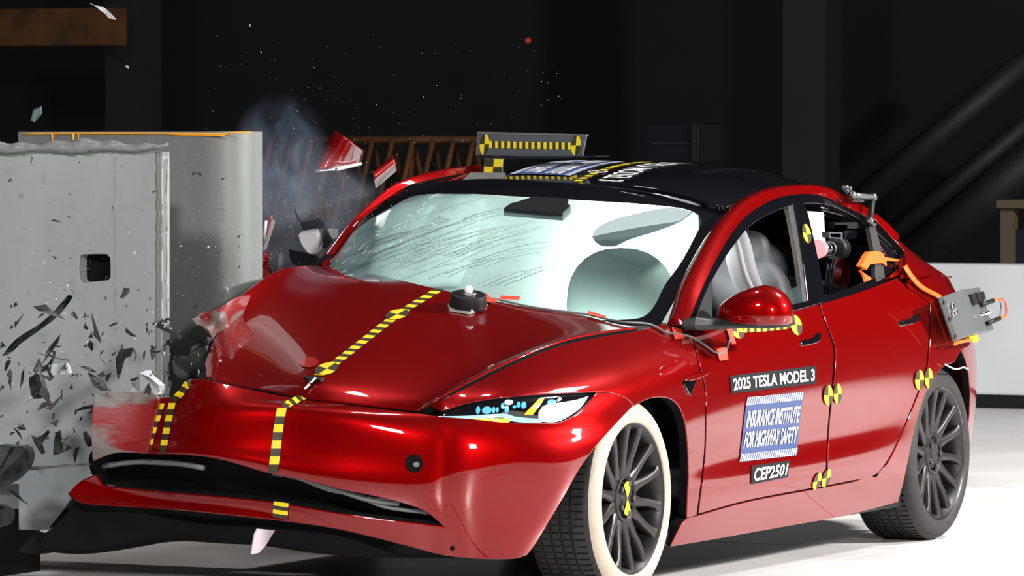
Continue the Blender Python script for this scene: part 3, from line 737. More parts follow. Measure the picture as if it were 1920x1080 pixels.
lamp_bit('main_beam', [(1014, 790, 1), (1015, 772), (1022, 760), (1045, 755), (1085, 748), (1106, 741, 1), (1092, 762), (1070, 779), (1046, 790)], M['led_white'])
lamp_bit('side_reflector', [(985, 778, 1), (1004, 756), (1014, 744, 1), (1024, 743, 1), (1014, 760), (1001, 778, 1)], M['amber'])
for cx, cy, rx, ry, mm in ((896, 767, 3.5, 7, 'led_cyan'), (913, 768, 9, 7, 'led_cyan'), (955, 752, 8, 4.5, 'led_white'), (943, 760, 3, 6, 'led_cyan'), (951, 767, 4, 7, 'led_cyan'), (966, 762, 3, 3, 'led_cyan'), (974, 757, 3, 6, 'led_cyan'), (984, 758, 4.5, 7, 'led_cyan'), (1037, 752, 8, 5, 'led_cyan'), (1052, 746, 2.5, 2.5, 'led_white'), (926, 768, 2.5, 6, 'led_cyan'), (933, 768, 2, 5, 'led_cyan')):
    lamp_bit('lens', [(cx + rx * math.cos(a), cy + ry * math.sin(a)) for a in np.linspace(0, 6.28, 11)[:-1]], M[mm], -.006)

# round tow cap hole, fender camera, small hole
def disc(name, patch, cx, cy, rx, ry, m, off, parent=car, n=24):
    return decal(name, patch, [(cx - rx, cy - ry), (cx + rx, cy - ry), (cx + rx, cy + ry), (cx - rx, cy + ry)], [sector(.5, .5, .5, 0, 360, n)], m, parent, off)
th = disc('tow_hole', S, 776, 869, 16.5, 17, M['black_matte'], .002)
disc('tow_hook_thread', S, 781, 871, 6, 5, M['wire'], .004, th)
disc('drain_hole', S, 848, 1028, 4.5, 4.5, M['black_matte'], .002)
panel('fender_camera', S, [(1280, 717, 1), (1305, 709, 1), (1292, 741, 1)], M['black_gloss'], car, 8, 8, off=.006, flange=.01)
panel('fender_camera_fin', S, [(1280, 715, 1), (1292, 708), (1328, 698, 1), (1306, 709)], M['paint'], car, 8, 8, off=.012, flange=.01)
# door handles
for pts in ([(1500, 641, 1), (1524, 634), (1530, 626), (1538, 625, 1), (1537, 637), (1530, 642), (1502, 648, 1)], [(1685, 604, 1), (1709, 597), (1713, 590), (1722, 590, 1), (1721, 601), (1714, 605), (1687, 611, 1)]):
    panel('door_handle', S, pts, M['black_gloss'], car, 12, 8, off=.004, flange=.008, mirror=False)
# shallow black shadow gap behind the door seams
panel('door_seam_liner', S, [(1530, 572, 1), (1552, 568, 1), (1562, 600), (1574, 660), (1562, 812), (1556, 915, 1), (1540, 916, 1), (1545, 812), (1555, 660)], M['black_matte'], car, 10, 20, off=-.02, flange=0)
panel('door_seam_liner', S, [(1286, 612, 1), (1308, 612, 1), (1330, 716), (1328, 845), (1316, 975, 1), (1296, 980, 1), (1314, 845), (1314, 745)], M['black_matte'], car, 10, 20, off=-.02, flange=0)
panel('sill_seam_liner', S, [(1300, 955, 1), (1402, 930), (1524, 908), (1640, 885, 1), (1650, 900, 1), (1524, 925), (1402, 948), (1300, 978, 1)], M['black_matte'], car, 30, 6, off=-.02, flange=0)
# engine bay and cabin floor: dark boxes that close the inside
bm = bmesh.new(); add_box(bm, (.08, .03, .52), (.95, .95, .36)); bm_obj('engine_bay', bm, M['black_matte'], car)
bm = bmesh.new(); add_box(bm, (-1.7, 0, .24), (3.2, 1.64, .14)); add_box(bm, (-3.35, 0, .55), (.8, 1.25, .55)); bm_obj('floor_pan', bm, M['black_matte'], car, bevel=.03)
bm = bmesh.new(); add_box(bm, (-1.5, .80, .17), (2.3, .10, .05)); bm_obj('sill_guard', bm, M['black'], car, bevel=.01)
box('rear_bulkhead', (-3.12, .02, .92), (.08, 1.22, .42), M['black_matte'], car); box('parcel_shelf', (-3.40, .02, .965), (.60, 1.15, .03), M['black_matte'], car)
lq = Q.uv(crom([(1664, 522, 1), (1690, 500), (1698, 478), (1730, 520), (1762, 560), (1752, 590), (1700, 562)]))
panel('quarter_inner', Q, lq, M['paint'], car, 20, 20, px=False, off=-.012, flange=0)
# tail lamp and rear bumper under it
panel('tail_light', Q, np.array([(5.0, 2.6), (5.6, 2.5), (6.6, 2.6), (6.6, 3.3), (5.6, 3.4), (4.9, 3.6), (4.6, 3.2)]), M['black_gloss'], car, 14, 10, px=False, off=.004, flange=.01, mirror=True)

# ------------------------------------------------------------------ mirrors
def blob(name, c, size, m, parent, ex=2.4, cut=None, rot=None, n=28):
    V = []; Fs = []; f = lambda v, e: math.copysign(abs(v) ** (2 / e), v)
    for i in range(n // 2 + 1):
        t = -math.pi / 2 + math.pi * i / (n // 2)
        for j in range(n):
            p = 2 * math.pi * j / n
            v = Vector((f(math.cos(t), ex) * f(math.cos(p), ex) * size[0] / 2, f(math.cos(t), ex) * f(math.sin(p), ex) * size[1] / 2, f(math.sin(t), ex) * size[2] / 2))
            if cut: v = Vector(cut(v))
            if rot: v = rot @ v
            V.append(v + Vector(c))
    for i in range(n // 2):
        for j in range(n): Fs.append((i*n + j, i*n + (j+1) % n, (i+1)*n + (j+1) % n, (i+1)*n + j))
    return mesh_from(name, V, Fs, None, m, parent, smooth=True)
mc = U(1416, 590, 1.03)
def mcut(v):
    x, y, z = v; z = max(z, -.03) if z < 0 else z
    k = (y + .14) / .28
    return (x if x > -.03 else -.03, y, z * (.62 + .50 * min(1, max(0, k * 1.5)) - .12 * max(0, k - .6)))
mir = blob('side_mirror', mc, (.19, .275, .195), M['paint'], car, 2.3, mcut)
arm = []
for px, py, hh in ((1286, 606, 9), (1310, 606, 11), (1345, 607, 9.5), (1385, 609, 7.5), (1430, 609, 7), (1478, 606, 7)):
    pass
A = [(U(1287, 608, .865), .020), (U(1312, 607, .90), .024), (U(1345, 608, .935), .019), (U(1390, 609, .985), .013), (U(1440, 610, 1.04), .012), (U(1480, 607, 1.09), .012)]
V = []; Fs = []
for p, h in A:
    for dx, dz in ((.045, -.3), (.035, 1), (-.05, 1), (-.05, -.7), (.02, -1)): V.append(np.array(p) + [dx, 0, dz * h])
for i in range(len(A) - 1):
    for j in range(5): a = i*5 + j; b = i*5 + (j+1) % 5; Fs.append((a, b, b + 5, a + 5))
Fs += [tuple(range(5))[::-1], tuple(len(V) - 5 + j for j in range(5))]
o = mesh_from('mirror_foot', V, Fs, None, M['black'], mir); m_ = o.modifiers.new('b', 'BEVEL'); m_.width = .006; m_.segments = 2
# far mirror knocked loose, lamp glare on its red housing painted as white
def plate(name, pts, Y, m, parent, th=.03, dx=0):
    P = [U(a, b, Y) + np.array([dx, 0, 0]) for a, b in crom(pts, True, 8)]; n = len(P); B = [p + np.array([-th, -th * .3, 0]) for p in P]
    return mesh_from(name, P + B, [tuple(range(n)), tuple(range(2*n - 1, n - 1, -1))] + [(i, n + i, n + (i+1) % n, (i+1) % n) for i in range(n)], None, m, parent)
fm = plate('far_mirror', [(560, 440), (566, 434), (598, 430), (603, 445), (604, 455), (598, 466), (590, 475), (582, 477), (570, 465), (562, 450)], -.93, M['glossy_white'], car, .06); fm['label'] = 'loose far mirror with its glare painted white'
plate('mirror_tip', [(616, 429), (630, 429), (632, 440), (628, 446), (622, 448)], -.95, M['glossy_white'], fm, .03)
plate('mirror_bracket', [(551, 390, 1), (556, 402), (563, 415), (598, 410, 1), (606, 418), (616, 440), (624, 452, 1), (612, 466), (604, 465, 1), (605, 445), (600, 428), (568, 431, 1), (563, 420), (556, 408)], -.92, M['black'], fm, .02)
plate('mirror_bracket', [(541, 468, 1), (572, 474), (586, 478), (596, 482, 1), (594, 500, 1), (556, 500, 1), (548, 494), (544, 486)], -.92, M['black'], fm, .03)
plate('wiper_stub', [(524, 474, 1), (528, 476), (531, 500), (530, 510, 1), (522, 510, 1), (522, 490)], -.80, M['seal'], car, .02)
# ------------------------------------------------------------------ cabin
bm = bmesh.new(); add_box(bm, (-.62, .05, .80), (.55, 1.40, .20)); bm_obj('dashboard', bm, M['seat'], car, bevel=.05)
for yy in (.38, -.32):
    st = blob('front_seat', (-2.05, yy, .74), (.20, .50, .75), M['seat'], car, 3.2)
    blob('head_restraint', (-2.08, yy, 1.12), (.11, .26, .18), M['seat'], st, 3)
blob('rear_bench', (-2.75, 0.02, .72), (.25, 1.25, .6), M['seat'], car, 4)
# airbags
blob('driver_airbag', U(1165, 572, .25), (.26, .42, .42), mat('driver_airbag_cloth', (.24, .27, .25), .85), car, 2.3)  # cloth coloured dark grey-green for the shade on this airbag
V = []
for i, t in enumerate(np.linspace(0, 1, 20)):        # deployed curtain behind the front seats, billowing
    V.append([(-1.72 + .05 * math.sin(5 * y + 3 * t) + .10 * t, y, 1.36 - .62 * t) for y in np.linspace(-.70, .40, 34)])
grid_mesh('curtain_airbag', V, M['airbag'], car, .01)
V = []
for i, t in enumerate(np.linspace(0, 1, 16)):        # curtain down over the far side windows
    V.append([(x, -.52 - .10 * t + .02 * math.sin(7 * x + 2 * t), 1.345 - .17 * max(0, x + 1.3) - .35 * t) for x in np.linspace(-1.78, -.85, 26)])
grid_mesh('curtain_airbag', V, M['airbag'], car, .01)
vs = []
for i, t in enumerate(np.linspace(0, 1, 16)):
    vs.append([(-1.50 - .06 * q - .02 * math.sin(9 * t), .575 - .04 * math.cos(3 * q) + .17 * t, 1.265 - .41 * t) for q in np.linspace(-.9, .9, 8)])
grid_mesh('side_curtain', vs, mat('grey_cloth', (.20, .20, .21), .8), car, .02)  # curtain cloth coloured darker, as if less light reached it
# sun visor swung down and the camera housing at the header
vz = crom([(1097, 445), (1102, 432), (1125, 417), (1175, 402), (1240, 390), (1284, 398, 1), (1255, 418), (1215, 434), (1175, 446), (1155, 453), (1135, 463), (1110, 460)], True, 8)
P = np.array([U(a, b, .30 + (a - 1095) * .0012) + np.array([-.06, 0, 0]) for a, b in vz]); n = len(P); B = P + [-.025, 0, .0]
mesh_from('sun_visor', np.concatenate([P, B]), [tuple(range(n)), tuple(range(2*n - 1, n - 1, -1))] + [(i, n + i, n + (i+1) % n, (i+1) % n) for i in range(n)], None, mat('visor_cloth', (.20, .25, .26), .7), car)
uvh = WS.uv(crom([(945, 396, 1), (957, 387), (970, 384), (1000, 374, 1), (1066, 378, 1), (1064, 388), (1070, 391, 1), (1055, 405, 1)], True, 8)); P = WS.ev(uvh) + .012 * WS.nrm(uvh); B = P - .03 * WS.nrm(uvh); n = len(P)
mesh_from('header_camera_housing', np.concatenate([P, B]), [tuple(range(n)), tuple(range(2*n - 1, n - 1, -1))] + [(i, n + i, n + (i+1) % n, (i+1) % n) for i in range(n)], None, M['black'], car)
area('cabin_fill', (-1.36, .22, 1.24), (-1.75, .20, 1.10), .40, .05, 16, (1, 1, .96), 170)  # unseen lamp added to whiten the airbags behind the windshield
area('cabin_fill_low', (-1.05, .1, .80), (-1.75, -.05, 1.15), .7, .08, 4.5, (.93, 1, .99), 170)  # second added lamp, lifts the airbags from below

# ------------------------------------------------------------------ markings on the car
def target(patch, cx, cy, rx, ry, parent=car, sk=0.0, tilt=0.0, flip=0, name='target_marker', off=.004):
    q = [(cx - rx + sk, cy - ry - tilt), (cx + rx + sk, cy - ry + tilt), (cx + rx - sk, cy + ry + tilt), (cx - rx - sk, cy + ry - tilt)]
    a = flip
    o = decal(name, patch, q, [sector(.5, .5, .5, a + 90, a + 180), sector(.5, .5, .5, a - 90, a)], M['yellow'], parent, off)
    decal('target_quadrant', patch, q, [sector(.5, .5, .5, a, a + 90), sector(.5, .5, .5, a + 180, a + 270)], M['tape_black'], o, off)
    return o
def tape(patch, path, wvec, n, parent=car, off=.003, name='striped_tape', px=True, duty=.5):
    """striped tape laid along a traced line: one strip, two printed colours"""
    P = crom(path, False, 2) if px else np.array(path, float)
    L = np.concatenate([[0], np.cumsum(np.linalg.norm(np.diff(P, axis=0), axis=1))]); L /= L[-1]
    wv = np.array(wvec, float); V = []; Fs = []; mi = []
    ts = []
    for k in range(n):
        for c, (t0, t1) in ((0, (k / n, (k + duty) / n)), (1, ((k + duty) / n, (k + 1) / n))):
            for t in np.linspace(t0, t1, 4)[:-1]: ts.append((t, c))
    ts.append((1.0, 0))
    for t, c in ts:
        p = np.array([np.interp(t, L, P[:, 0]), np.interp(t, L, P[:, 1])]); V += [p - wv, p + wv]
    uv = patch.uv(np.array(V)) if px else np.array(V); N = patch.nrm(uv); Q3 = patch.ev(uv) + off * N
    for i in range(len(ts) - 1):
        f = [2*i, 2*i + 1, 2*i + 3, 2*i + 2]
        Fs.append(f if np.cross(Q3[f[1]] - Q3[f[0]], Q3[f[2]] - Q3[f[0]]) @ N[f[0]] > 0 else f[::-1]); mi.append(ts[i][1])
    return mesh_from(name, Q3, Fs, N, [M['yellow'], M['tape_black']], parent, midx=mi)
tape(H, [(598, 705), (613, 694), (680, 642), (745, 592), (824, 543)], (9, 1), 17)
target(H, 745, 592, 22, 9, flip=-45, tilt=-3, off=.006)
target(H, 613, 694, 22, 11, flip=-45, tilt=-4, off=.006)
tape(S, [(571, 743), (552, 753), (532, 763)], (5, 5), 3)
tape(S, [(529, 766), (523, 800), (517, 850), (512, 886)], (9, 0), 4.0 and 4)
tape(S, [(304, 757), (296, 785), (287, 812), (278, 846)], (6, 0), 4)
tape(S, [(354, 718), (342, 735), (326, 752)], (6, 3), 2)
tape(S, [(324, 756), (318, 785), (312, 815), (306, 848)], (6.5, 0), 4)
tape(S, [(528, 941), (527, 952), (526, 972)], (14, 2), 2)
# door lettering
SB = M['sticker_black']
q1 = [(1367.6, 704.6), (1528.5, 685.5), (1529, 719), (1369.6, 738.4)]
o = decal('name_plate', S, q1, [sq(0, 0, 1, 1, 40, 14)], SB, car, .003, 'black plate lettered 2025 TESLA MODEL 3')
letters(S, q1, place_text(text_mesh('2025 TESLA MODEL 3', .024), .025, .17, .975, .83), M['white'], o, .006)
q2 = [(1399, 745), (1505, 735), (1492, 854), (1385, 866)]
o = decal('institute_sticker', S, q2, [sq(0, .125, 1, .875, 26, 36)], M['blue'], car, .003, 'blue sticker lettered INSURANCE INSTITUTE FOR HIGHWAY SAFETY')
def hatch(y0, y1, k=27, sh=.012):
    V = [(i / k + s_, y) for y, s_ in ((y0, sh), (y1, 0)) for i in range(k + 1)]
    return V, [[i, i + 1, k + 2 + i, k + 1 + i] for i in range(k)]
for y0, y1 in ((0.0, .122), (.878, 1.0)):
    hs = decal('hatch_stripe', S, q2, [hatch(y0, y1, 54)], M['white'], o, .0042); hs.data.materials.append(M['blue']); hs.data.polygons.foreach_set('material_index', [i % 2 for i in range(54)])
for tx, y0, y1 in (('INSURANCE INSTITUTE', .21, .47), ('FOR HIGHWAY SAFETY', .53, .79)): letters(S, q2, place_text(text_mesh(tx, .018, .25), .03, y0, .97, y1), M['white'], o, .006)
q3 = [(1407.5, 873.6), (1479.6, 863.5), (1476, 894), (1407, 908)]
o = decal('code_plate', S, q3, [sq(0, 0, 1, 1, 24, 16)], SB, car, .003, 'black plate lettered CEP2501')
letters(S, q3, place_text(text_mesh('CEP2501', .024, .18), .06, .16, .96, .86), M['white'], o, .006)
# round targets on the side
for a in ((1551, 741, 8.5, 19), (1568.5, 738, 7.5, 19), (1722, 712, 8.5, 19), (1739.5, 709, 7.5, 19)): target(S if a[0] < 1700 else (S if a[0] < 1730 else Q), *a, sk=0, off=.005)
for a in ((1530.5, 902, 7.5, 16), (1548, 896, 8, 17)): target(S, *a, sk=3.5, tilt=-2)
target(GH, 1508, 441, 8, 18, sk=-3, tilt=2, off=.012)
target(S, 1382, 623, 11, 13, sk=-4); target(S, 1491, 610, 11, 19, sk=-4)
tape(S, [(1393, 620), (1436, 617), (1480, 612)], (0, 4.5), 7)
# roof lettering, laid in the roof's own directions
def roof_decal(name, u0, u1, v0, v1, shapes, m, parent, off, label=None):
    V = []; Fs = []
    for sv, sf in shapes:
        b = len(V); V += [tuple(p) for p in sv]; Fs += [[b + i for i in f] for f in sf]
    V = np.array(V); uv = np.stack([u1 + (u0 - u1) * V[:, 1], v1 + (v0 - v1) * V[:, 0]], 1); N = RF.nrm(uv); P = RF.ev(uv) + off * N
    Fs = [f if np.cross(P[f[1]] - P[f[0]], P[f[2]] - P[f[0]]) @ N[f[0]] > 0 else f[::-1] for f in Fs]
    o = mesh_from(name, P, Fs, N, m, parent)
    if label: o['label'] = label
    return o
roof_decal('roof_lettering', 2.22, 2.52, .16, 2.3, [place_text(text_mesh('2025 TESLA MODEL 3', .012), 0, 0, 1, 1)], M['white'], car, .003, 'white lettering along the black roof')
o = roof_decal('roof_sticker', .95, 1.80, .42, 1.9, [sq(0, .1, 1, .9, 16, 8)], M['blue'], car, .003, 'blue institute sticker on the roof')
for y0, y1 in ((0, .1), (.9, 1)):
    hs = roof_decal('hatch_stripe', .95, 1.80, .42, 1.9, [hatch(y0, y1, 60)], M['white'], o, .003); hs.data.materials.append(M['blue']); hs.data.polygons.foreach_set('material_index', [i % 2 for i in range(60)])
for tx, y0, y1 in (('INSURANCE INSTITUTE', .18, .45), ('FOR HIGHWAY SAFETY', .55, .82)): roof_decal('lettering', .95, 1.80, .42, 1.9, [place_text(text_mesh(tx, .03, .2), .04, y0, .96, y1)], M['white'], o, .005)
tape(RF, [(2.02, v) for v in np.linspace(.10, 2.3, 60)], (.045, 0), 15, px=False)
disc_uv = [(2.02 + .13 * math.cos(a), 0) for a in (0,)]
o = roof_decal('roof_target', 1.90, 2.14, .62, .78, [sector(.5, .5, .5, 0, 360, 20)], M['white'], car, .0045); roof_decal('target_quadrant', 1.90, 2.14, .62, .78, [sector(.5, .5, .36, 0, 90), sector(.5, .5, .36, 180, 270)], M['tape_black'], o, .006)

# ------------------------------------------------------------------ things fixed to the car
def poly_plate(name, P, d, m, parent=None):
    P = np.asarray(P, float); n = len(P); d = np.asarray(d, float); B = P + d
    V = np.concatenate([P, B]); Fs = [tuple(range(n)), tuple(range(2*n - 1, n - 1, -1))] + [(i, n + i, n + (i+1) % n, (i+1) % n) for i in range(n)]
    o = mesh_from(name, V, Fs, None, m, parent)
    bmx = bmesh.new(); bmx.from_mesh(o.data); bmesh.ops.recalc_face_normals(bmx, faces=bmx.faces); bmx.to_mesh(o.data); bmx.free()
    return o
# calibration board over the roof
XB = -1.80
bd = thing('calibration_board'); tag(bd, 'grey board with striped yellow scale standing on the roof', 'board')
poly_plate('board_plate', [UX(a, b, XB) for a, b in [(895, 248), (1099, 253), (1091, 295), (892, 291)]], (-.012, 0, 0), M['grey_plate'], bd)
poly_plate('board_rim', [UX(a, b, XB + .004) for a, b in [(895, 247), (1099.5, 252), (1099, 255), (895, 250.5)]], (-.02, 0, 0), M['wire'], bd)
def board_shape(name, shapes, q, m, off):
    V = []; Fs = []
    for sv, sf in shapes:
        b = len(V); V += [tuple(p) for p in sv]; Fs += [[b + i for i in f] for f in sf]
    P = np.array([UX(a, b, XB + off) for a, b in quad_map(q, np.array(V))]); Fs = [f if np.cross(P[f[1]] - P[f[0]], P[f[2]] - P[f[0]])[0] > 0 else f[::-1] for f in Fs]
    return mesh_from(name, P, Fs, None, m, bd)
qs = [(917, 264.5), (1070, 267.5), (1070, 280), (917, 278)]
hs = board_shape('scale_stripe', [hatch(0, 1, 27, 0)], qs, M['yellow'], .0035); hs.data.materials.append(M['tape_black']); hs.data.polygons.foreach_set('material_index', [i % 2 for i in range(27)])
for cx, cy in ((908, 271), (1079.5, 273)):
    q = [(cx - 7, cy - 20), (cx + 11, cy - 20), (cx + 7, cy + 19), (cx - 10, cy + 19)]
    board_shape('board_target', [sector(.5, .5, .5, 0, 90), sector(.5, .5, .5, 180, 270)], q, M['tape_black'], .004); board_shape('board_target', [sector(.5, .5, .5, 90, 180), sector(.5, .5, .5, 270, 360)], q, M['yellow'], .004)
poly_plate('board_base', [UX(a, b, XB + .05) for a, b in [(900, 293), (1118, 292.5), (1118, 294), (905, 300)]], (-.12, 0, 0), M['black'], bd)
for q_, mm in (([(910, 299), (926, 298), (925, 313), (908, 312)], 'tape_black'), ([(926, 298), (942, 299), (941, 313), (925, 313)], 'yellow'), ([(908, 312), (925, 313), (923, 327), (907, 326)], 'yellow'), ([(925, 313), (941, 313), (939, 327), (923, 327)], 'tape_black')):
    poly_plate('bracket_square', [UX(a, b, -1.66) for a, b in q_], (-.004, 0, 0), M[mm], bd)
poly_plate('bracket', [UX(a, b, -1.663) for a, b in [(909, 297), (943, 297), (941, 328), (936, 330), (911, 329), (905, 327)]], (-.006, 0, 0), M['grey_plate'], bd)
poly_plate('foot_plate', [RF.on([p])[0] + np.array([0, 0, .004]) for p in [(866, 342), (882, 327), (948, 328), (942, 343)]], (0, 0, .004), M['wire'], bd)

# round sensor on the hood
sn = thing('hood_sensor'); tag(sn, 'black round sensor with white knob on the hood', 'sensor')
def hp(px, py, h=0.0):
    uv = H.uv([(px, py)]); return H.ev(uv)[0] + h * H.nrm(uv)[0]
hn = H.nrm(H.uv([(877, 578)]))[0]; hc = hp(877, 578)
P = [hp(a, b, .002) for a, b in [(839, 574), (846, 570), (906, 569), (914, 574), (888, 588), (880, 591), (842, 584)]]
poly_plate('sensor_plate', P, hn * .006, mat('clear_plate', (.35, .33, .33), .2), sn)
cyl('sensor_body', hc + hn * .006, hc + hn * .052, .066, M['black'], sn, .062, 40, bevel=.004)
cyl('sensor_collar', hc + hn * .052, hc + hn * .058, .030, M['steel'], sn, .026, 24)
blob('sensor_knob', hc + hn * .068, (.032, .032, .030), M['glossy_white'], sn, 2, n=16)
for a, b in ((845, 577), (908, 573), (884, 587)): p = hp(a, b); cyl('plate_screw', p, p + hn * .014, .006, M['steel'], sn, n=8)
# hood latch loop at the nose
poly_plate('hood_emblem', [hp(a, b, .004) for a, b in [(570, 713), (590, 711), (608, 715), (602, 719), (590, 717), (584, 726), (578, 726), (580, 717)]], hp(585, 715, .01) - hp(585, 715, .0), M['black'], car)
tube('emblem_pin', [hp(574, 734, .012), hp(593, 716, .014)], .004, M['glossy_white'], car, 6)
disc('red_disc', H, 579, 680, 19, 10, mat('red_round_sticker', (.30, .006, .006), .3, 0, .5), .003)

# signal cable along the hood edge with red tape
cab = thing('signal_cable'); tag(cab, 'thin grey cable taped along the hood edge to the door', 'cable')
cp = [hp(905, 562, .008), hp(935, 565, .006), hp(985, 577, .007), hp(1060, 588, .007), hp(1105, 594, .007), hp(1140, 603, .008), hp(1180, 610, .010)]
for a, b in [(1218, 612), (1245, 626), (1268, 630), (1300, 638), (1330, 658), (1348, 664), (1360, 655), (1368, 630)]:
    uv = S.uv([(a, b)]); cp.append(S.ev(uv)[0] + .008 * S.nrm(uv)[0])
tube('cable', smooth_path(cp, 6), .0042, M['wire'], cab, 6)
def tape_piece(patch, pts, off=.010, par=cab, m='red_tape', name='tape_piece'):
    P = crom(pts, True, 10); c = P.mean(0); uv = patch.uv(np.concatenate([[c], P])); N = patch.nrm(uv); V = patch.ev(uv) + off * N; n = len(P)
    Fs = [(0, i + 1, (i + 1) % n + 1) for i in range(n)]
    Fs = [f if np.cross(V[f[1]] - V[f[0]], V[f[2]] - V[f[0]]) @ N[0] > 0 else f[::-1] for f in Fs]
    return mesh_from(name, V, Fs, N, M[m], par)
tape_piece(H, [(898, 554, 1), (914, 556, 1), (919, 563, 1), (933, 566, 1), (927, 573, 1), (910, 571, 1)]); tape_piece(H, [(938, 559, 1), (975, 561, 1), (972, 567, 1), (937, 566, 1)])
tape_piece(H, [(1102, 587, 1), (1137, 598, 1), (1132, 602, 1), (1101, 594, 1)]); tape_piece(S, [(1257, 617, 1), (1274, 619, 1), (1282, 638, 1), (1263, 640, 1)])
tape_piece(S, [(1339, 657, 1), (1358, 653, 1), (1361, 676, 1), (1345, 678, 1)]); tape_piece(S, [(1358, 617, 1), (1368, 616, 1), (1376, 646, 1), (1369, 649, 1)])

# grey recorder box strapped beside the trunk
rb = thing('recorder_box'); tag(rb, 'grey instrument box with jumper leads fixed behind the rear wheel arch', 'box')
P0, P1, P2, P3 = U(1766, 556, .99), U(1806, 542, .96), U(1833, 624, .96), U(1793, 638, .99)
P4, P5 = U(1837, 538, .80), U(1864, 619, .80); bk = P4 - P1
V = [P0, P1, P2, P3, P0 + bk, P4, P5, P3 + bk]
o = mesh_from('box_body', V, [(3, 2, 1, 0), (1, 2, 6, 5), (4, 5, 6, 7), (0, 4, 7, 3), (0, 1, 5, 4), (3, 7, 6, 2)], None, M['grey_box'], rb)
bmx = bmesh.new(); bmx.from_mesh(o.data); bmesh.ops.recalc_face_normals(bmx, faces=bmx.faces); bmx.to_mesh(o.data); bmx.free()
m_ = o.modifiers.new('b', 'BEVEL'); m_.width = .004; m_.segments = 2
ex, ey = P1 - P0, P3 - P0; fn = np.cross(ey, ex); fn /= np.linalg.norm(fn); fn *= np.sign(fn @ (CAM - P0))
bp_ = lambda a, b, h=0.0: P0 + ex * a + ey * b + fn * h
poly_plate('mount_flange', [bp_(-.20, .0), bp_(0, 0), bp_(0, 1), bp_(-.18, 1.0)], fn * .006, mat('dark_flange', (.05, .05, .05), .4), rb)
for b in (.12, .5, .9): cyl('flange_bolt', bp_(-.08, b, .006), bp_(-.08, b, .014), .009, M['bolt'], rb, n=8)
for a, b in ((.25, .25), (.30, .40), (.18, .42)): cyl('socket', bp_(a, b), bp_(a, b, .012), .012, M['steel'], rb, n=12); cyl('socket', bp_(a, b, .012), bp_(a, b, .013), .007, M['black'], rb, n=12)
e2 = P4 - P1; e3 = P2 - P1; gn = np.cross(e2, e3); gn /= np.linalg.norm(gn); gn *= np.sign(gn @ (CAM - P1))
fp = lambda a, b, h=0.0: P1 + e2 * a + e3 * b + gn * h
for a0, a1, b0, b1 in ((.18, .42, .14, .38), (.52, .78, .12, .36), (.80, .97, .12, .30)): poly_plate('panel_socket', [fp(a0, b0), fp(a1, b0), fp(a1, b1), fp(a0, b1)], gn * .012, M['black'], rb)
for a, b in ((.30, .62), (.60, .62), (.75, .60)): cyl('panel_switch', fp(a, b), fp(a, b, .03), .006, M['chrome'], rb, n=8)
for (x0, y0, x1, y1) in ((1840, 571, 1862, 564), (1852, 606, 1874, 597)):
    A_, B_ = U(x0, y0, .87), U(x1, y1, .87); tube('lead_plug', [A_, (A_ + B_) / 2, B_], .010, M['black'], rb, 8)
    C_ = U(x1 + 9, y1 - 3, .87); tube('lead_sleeve', [B_, C_], .007, M['orange'], rb, 8)
tube('jumper_lead', smooth_path([U(1871, 561, .87), U(1882, 563, .86), U(1887, 578, .85), U(1886, 592, .85), U(1881, 594, .86)], 6), .0045, M['red_tape'], rb, 6)
tube('jumper_lead', smooth_path([U(1868, 562, .87), U(1876, 566, .86), U(1877, 580, .85), U(1876, 592, .87)], 6), .004, M['wire'], rb, 6)
poly_plate('yellow_clip', [U(a, b, .96) for a, b in [(1818, 632), (1832, 628), (1836, 636), (1832, 642), (1820, 641)]], (-.03, -.03, 0), M['yellow'], rb)
tube('white_wire', smooth_path([U(1826, 645, .86), U(1825, 665, .87), U(1819, 692, .90), U(1808, 689, .93), U(1793, 692, .94), U(1772, 683, .95)], 6), .003, M['glossy_white'], rb, 6)
# orange strap
sp = thing('orange_strap'); tag(sp, 'orange strap running from the rear window to the grey box', 'strap')
def ribbon(name, patch, pts, wd, off, par):
    P = crom(pts, False, 8); T = np.gradient(P, axis=0); T /= np.linalg.norm(T, axis=1)[:, None]; Nn = np.stack([-T[:, 1], T[:, 0]], 1) * wd
    pp = np.concatenate([P - Nn, P + Nn]); cand = []
    for pt_ in (patch, S): uv = pt_.uv(pp); cand.append(pt_.ev(uv))
    A = np.where((((cand[0] - CAM) @ FW) < ((cand[1] - CAM) @ FW))[:, None], cand[0], cand[1]) + off * np.array([.3, .9, .3]); n = len(P)
    o = mesh_from(name, A, [(i, i + 1, n + i + 1, n + i) for i in range(n - 1)], None, M['orange'], par, smooth=True); md = o.modifiers.new('s', 'SOLIDIFY'); md.thickness = .004
ribbon('strap_run', Q, [(1690, 501), (1700, 517), (1720, 540), (1755, 559, 1), (1765, 580), (1778, 615), (1789, 646)], 3.6, .016, sp)
poly_plate('strap_wrap', [GH.on([p])[0] + np.array([.012, .02, 0]) for p in [(1619, 478), (1624, 472), (1640, 471), (1650, 475), (1652, 482), (1680, 486), (1690, 500), (1682, 500), (1678, 490), (1655, 489), (1656, 499), (1648, 493), (1625, 495), (1618, 506), (1616, 503), (1607, 499)]], (.0, -.02, 0), M['orange'], sp)
poly_plate('strap_end', [GH.on([p])[0] + np.array([0, -.01, 0]) for p in [(1618, 506), (1626, 513), (1637, 520), (1640, 527), (1629, 529), (1625, 516)]], (.0, -.01, 0), M['orange'], sp)
tube('strap_tail', smooth_path([U(1789, 646, .97), U(1800, 641, .97), U(1822, 638, .97)], 5), .007, M['orange'], sp, 6)
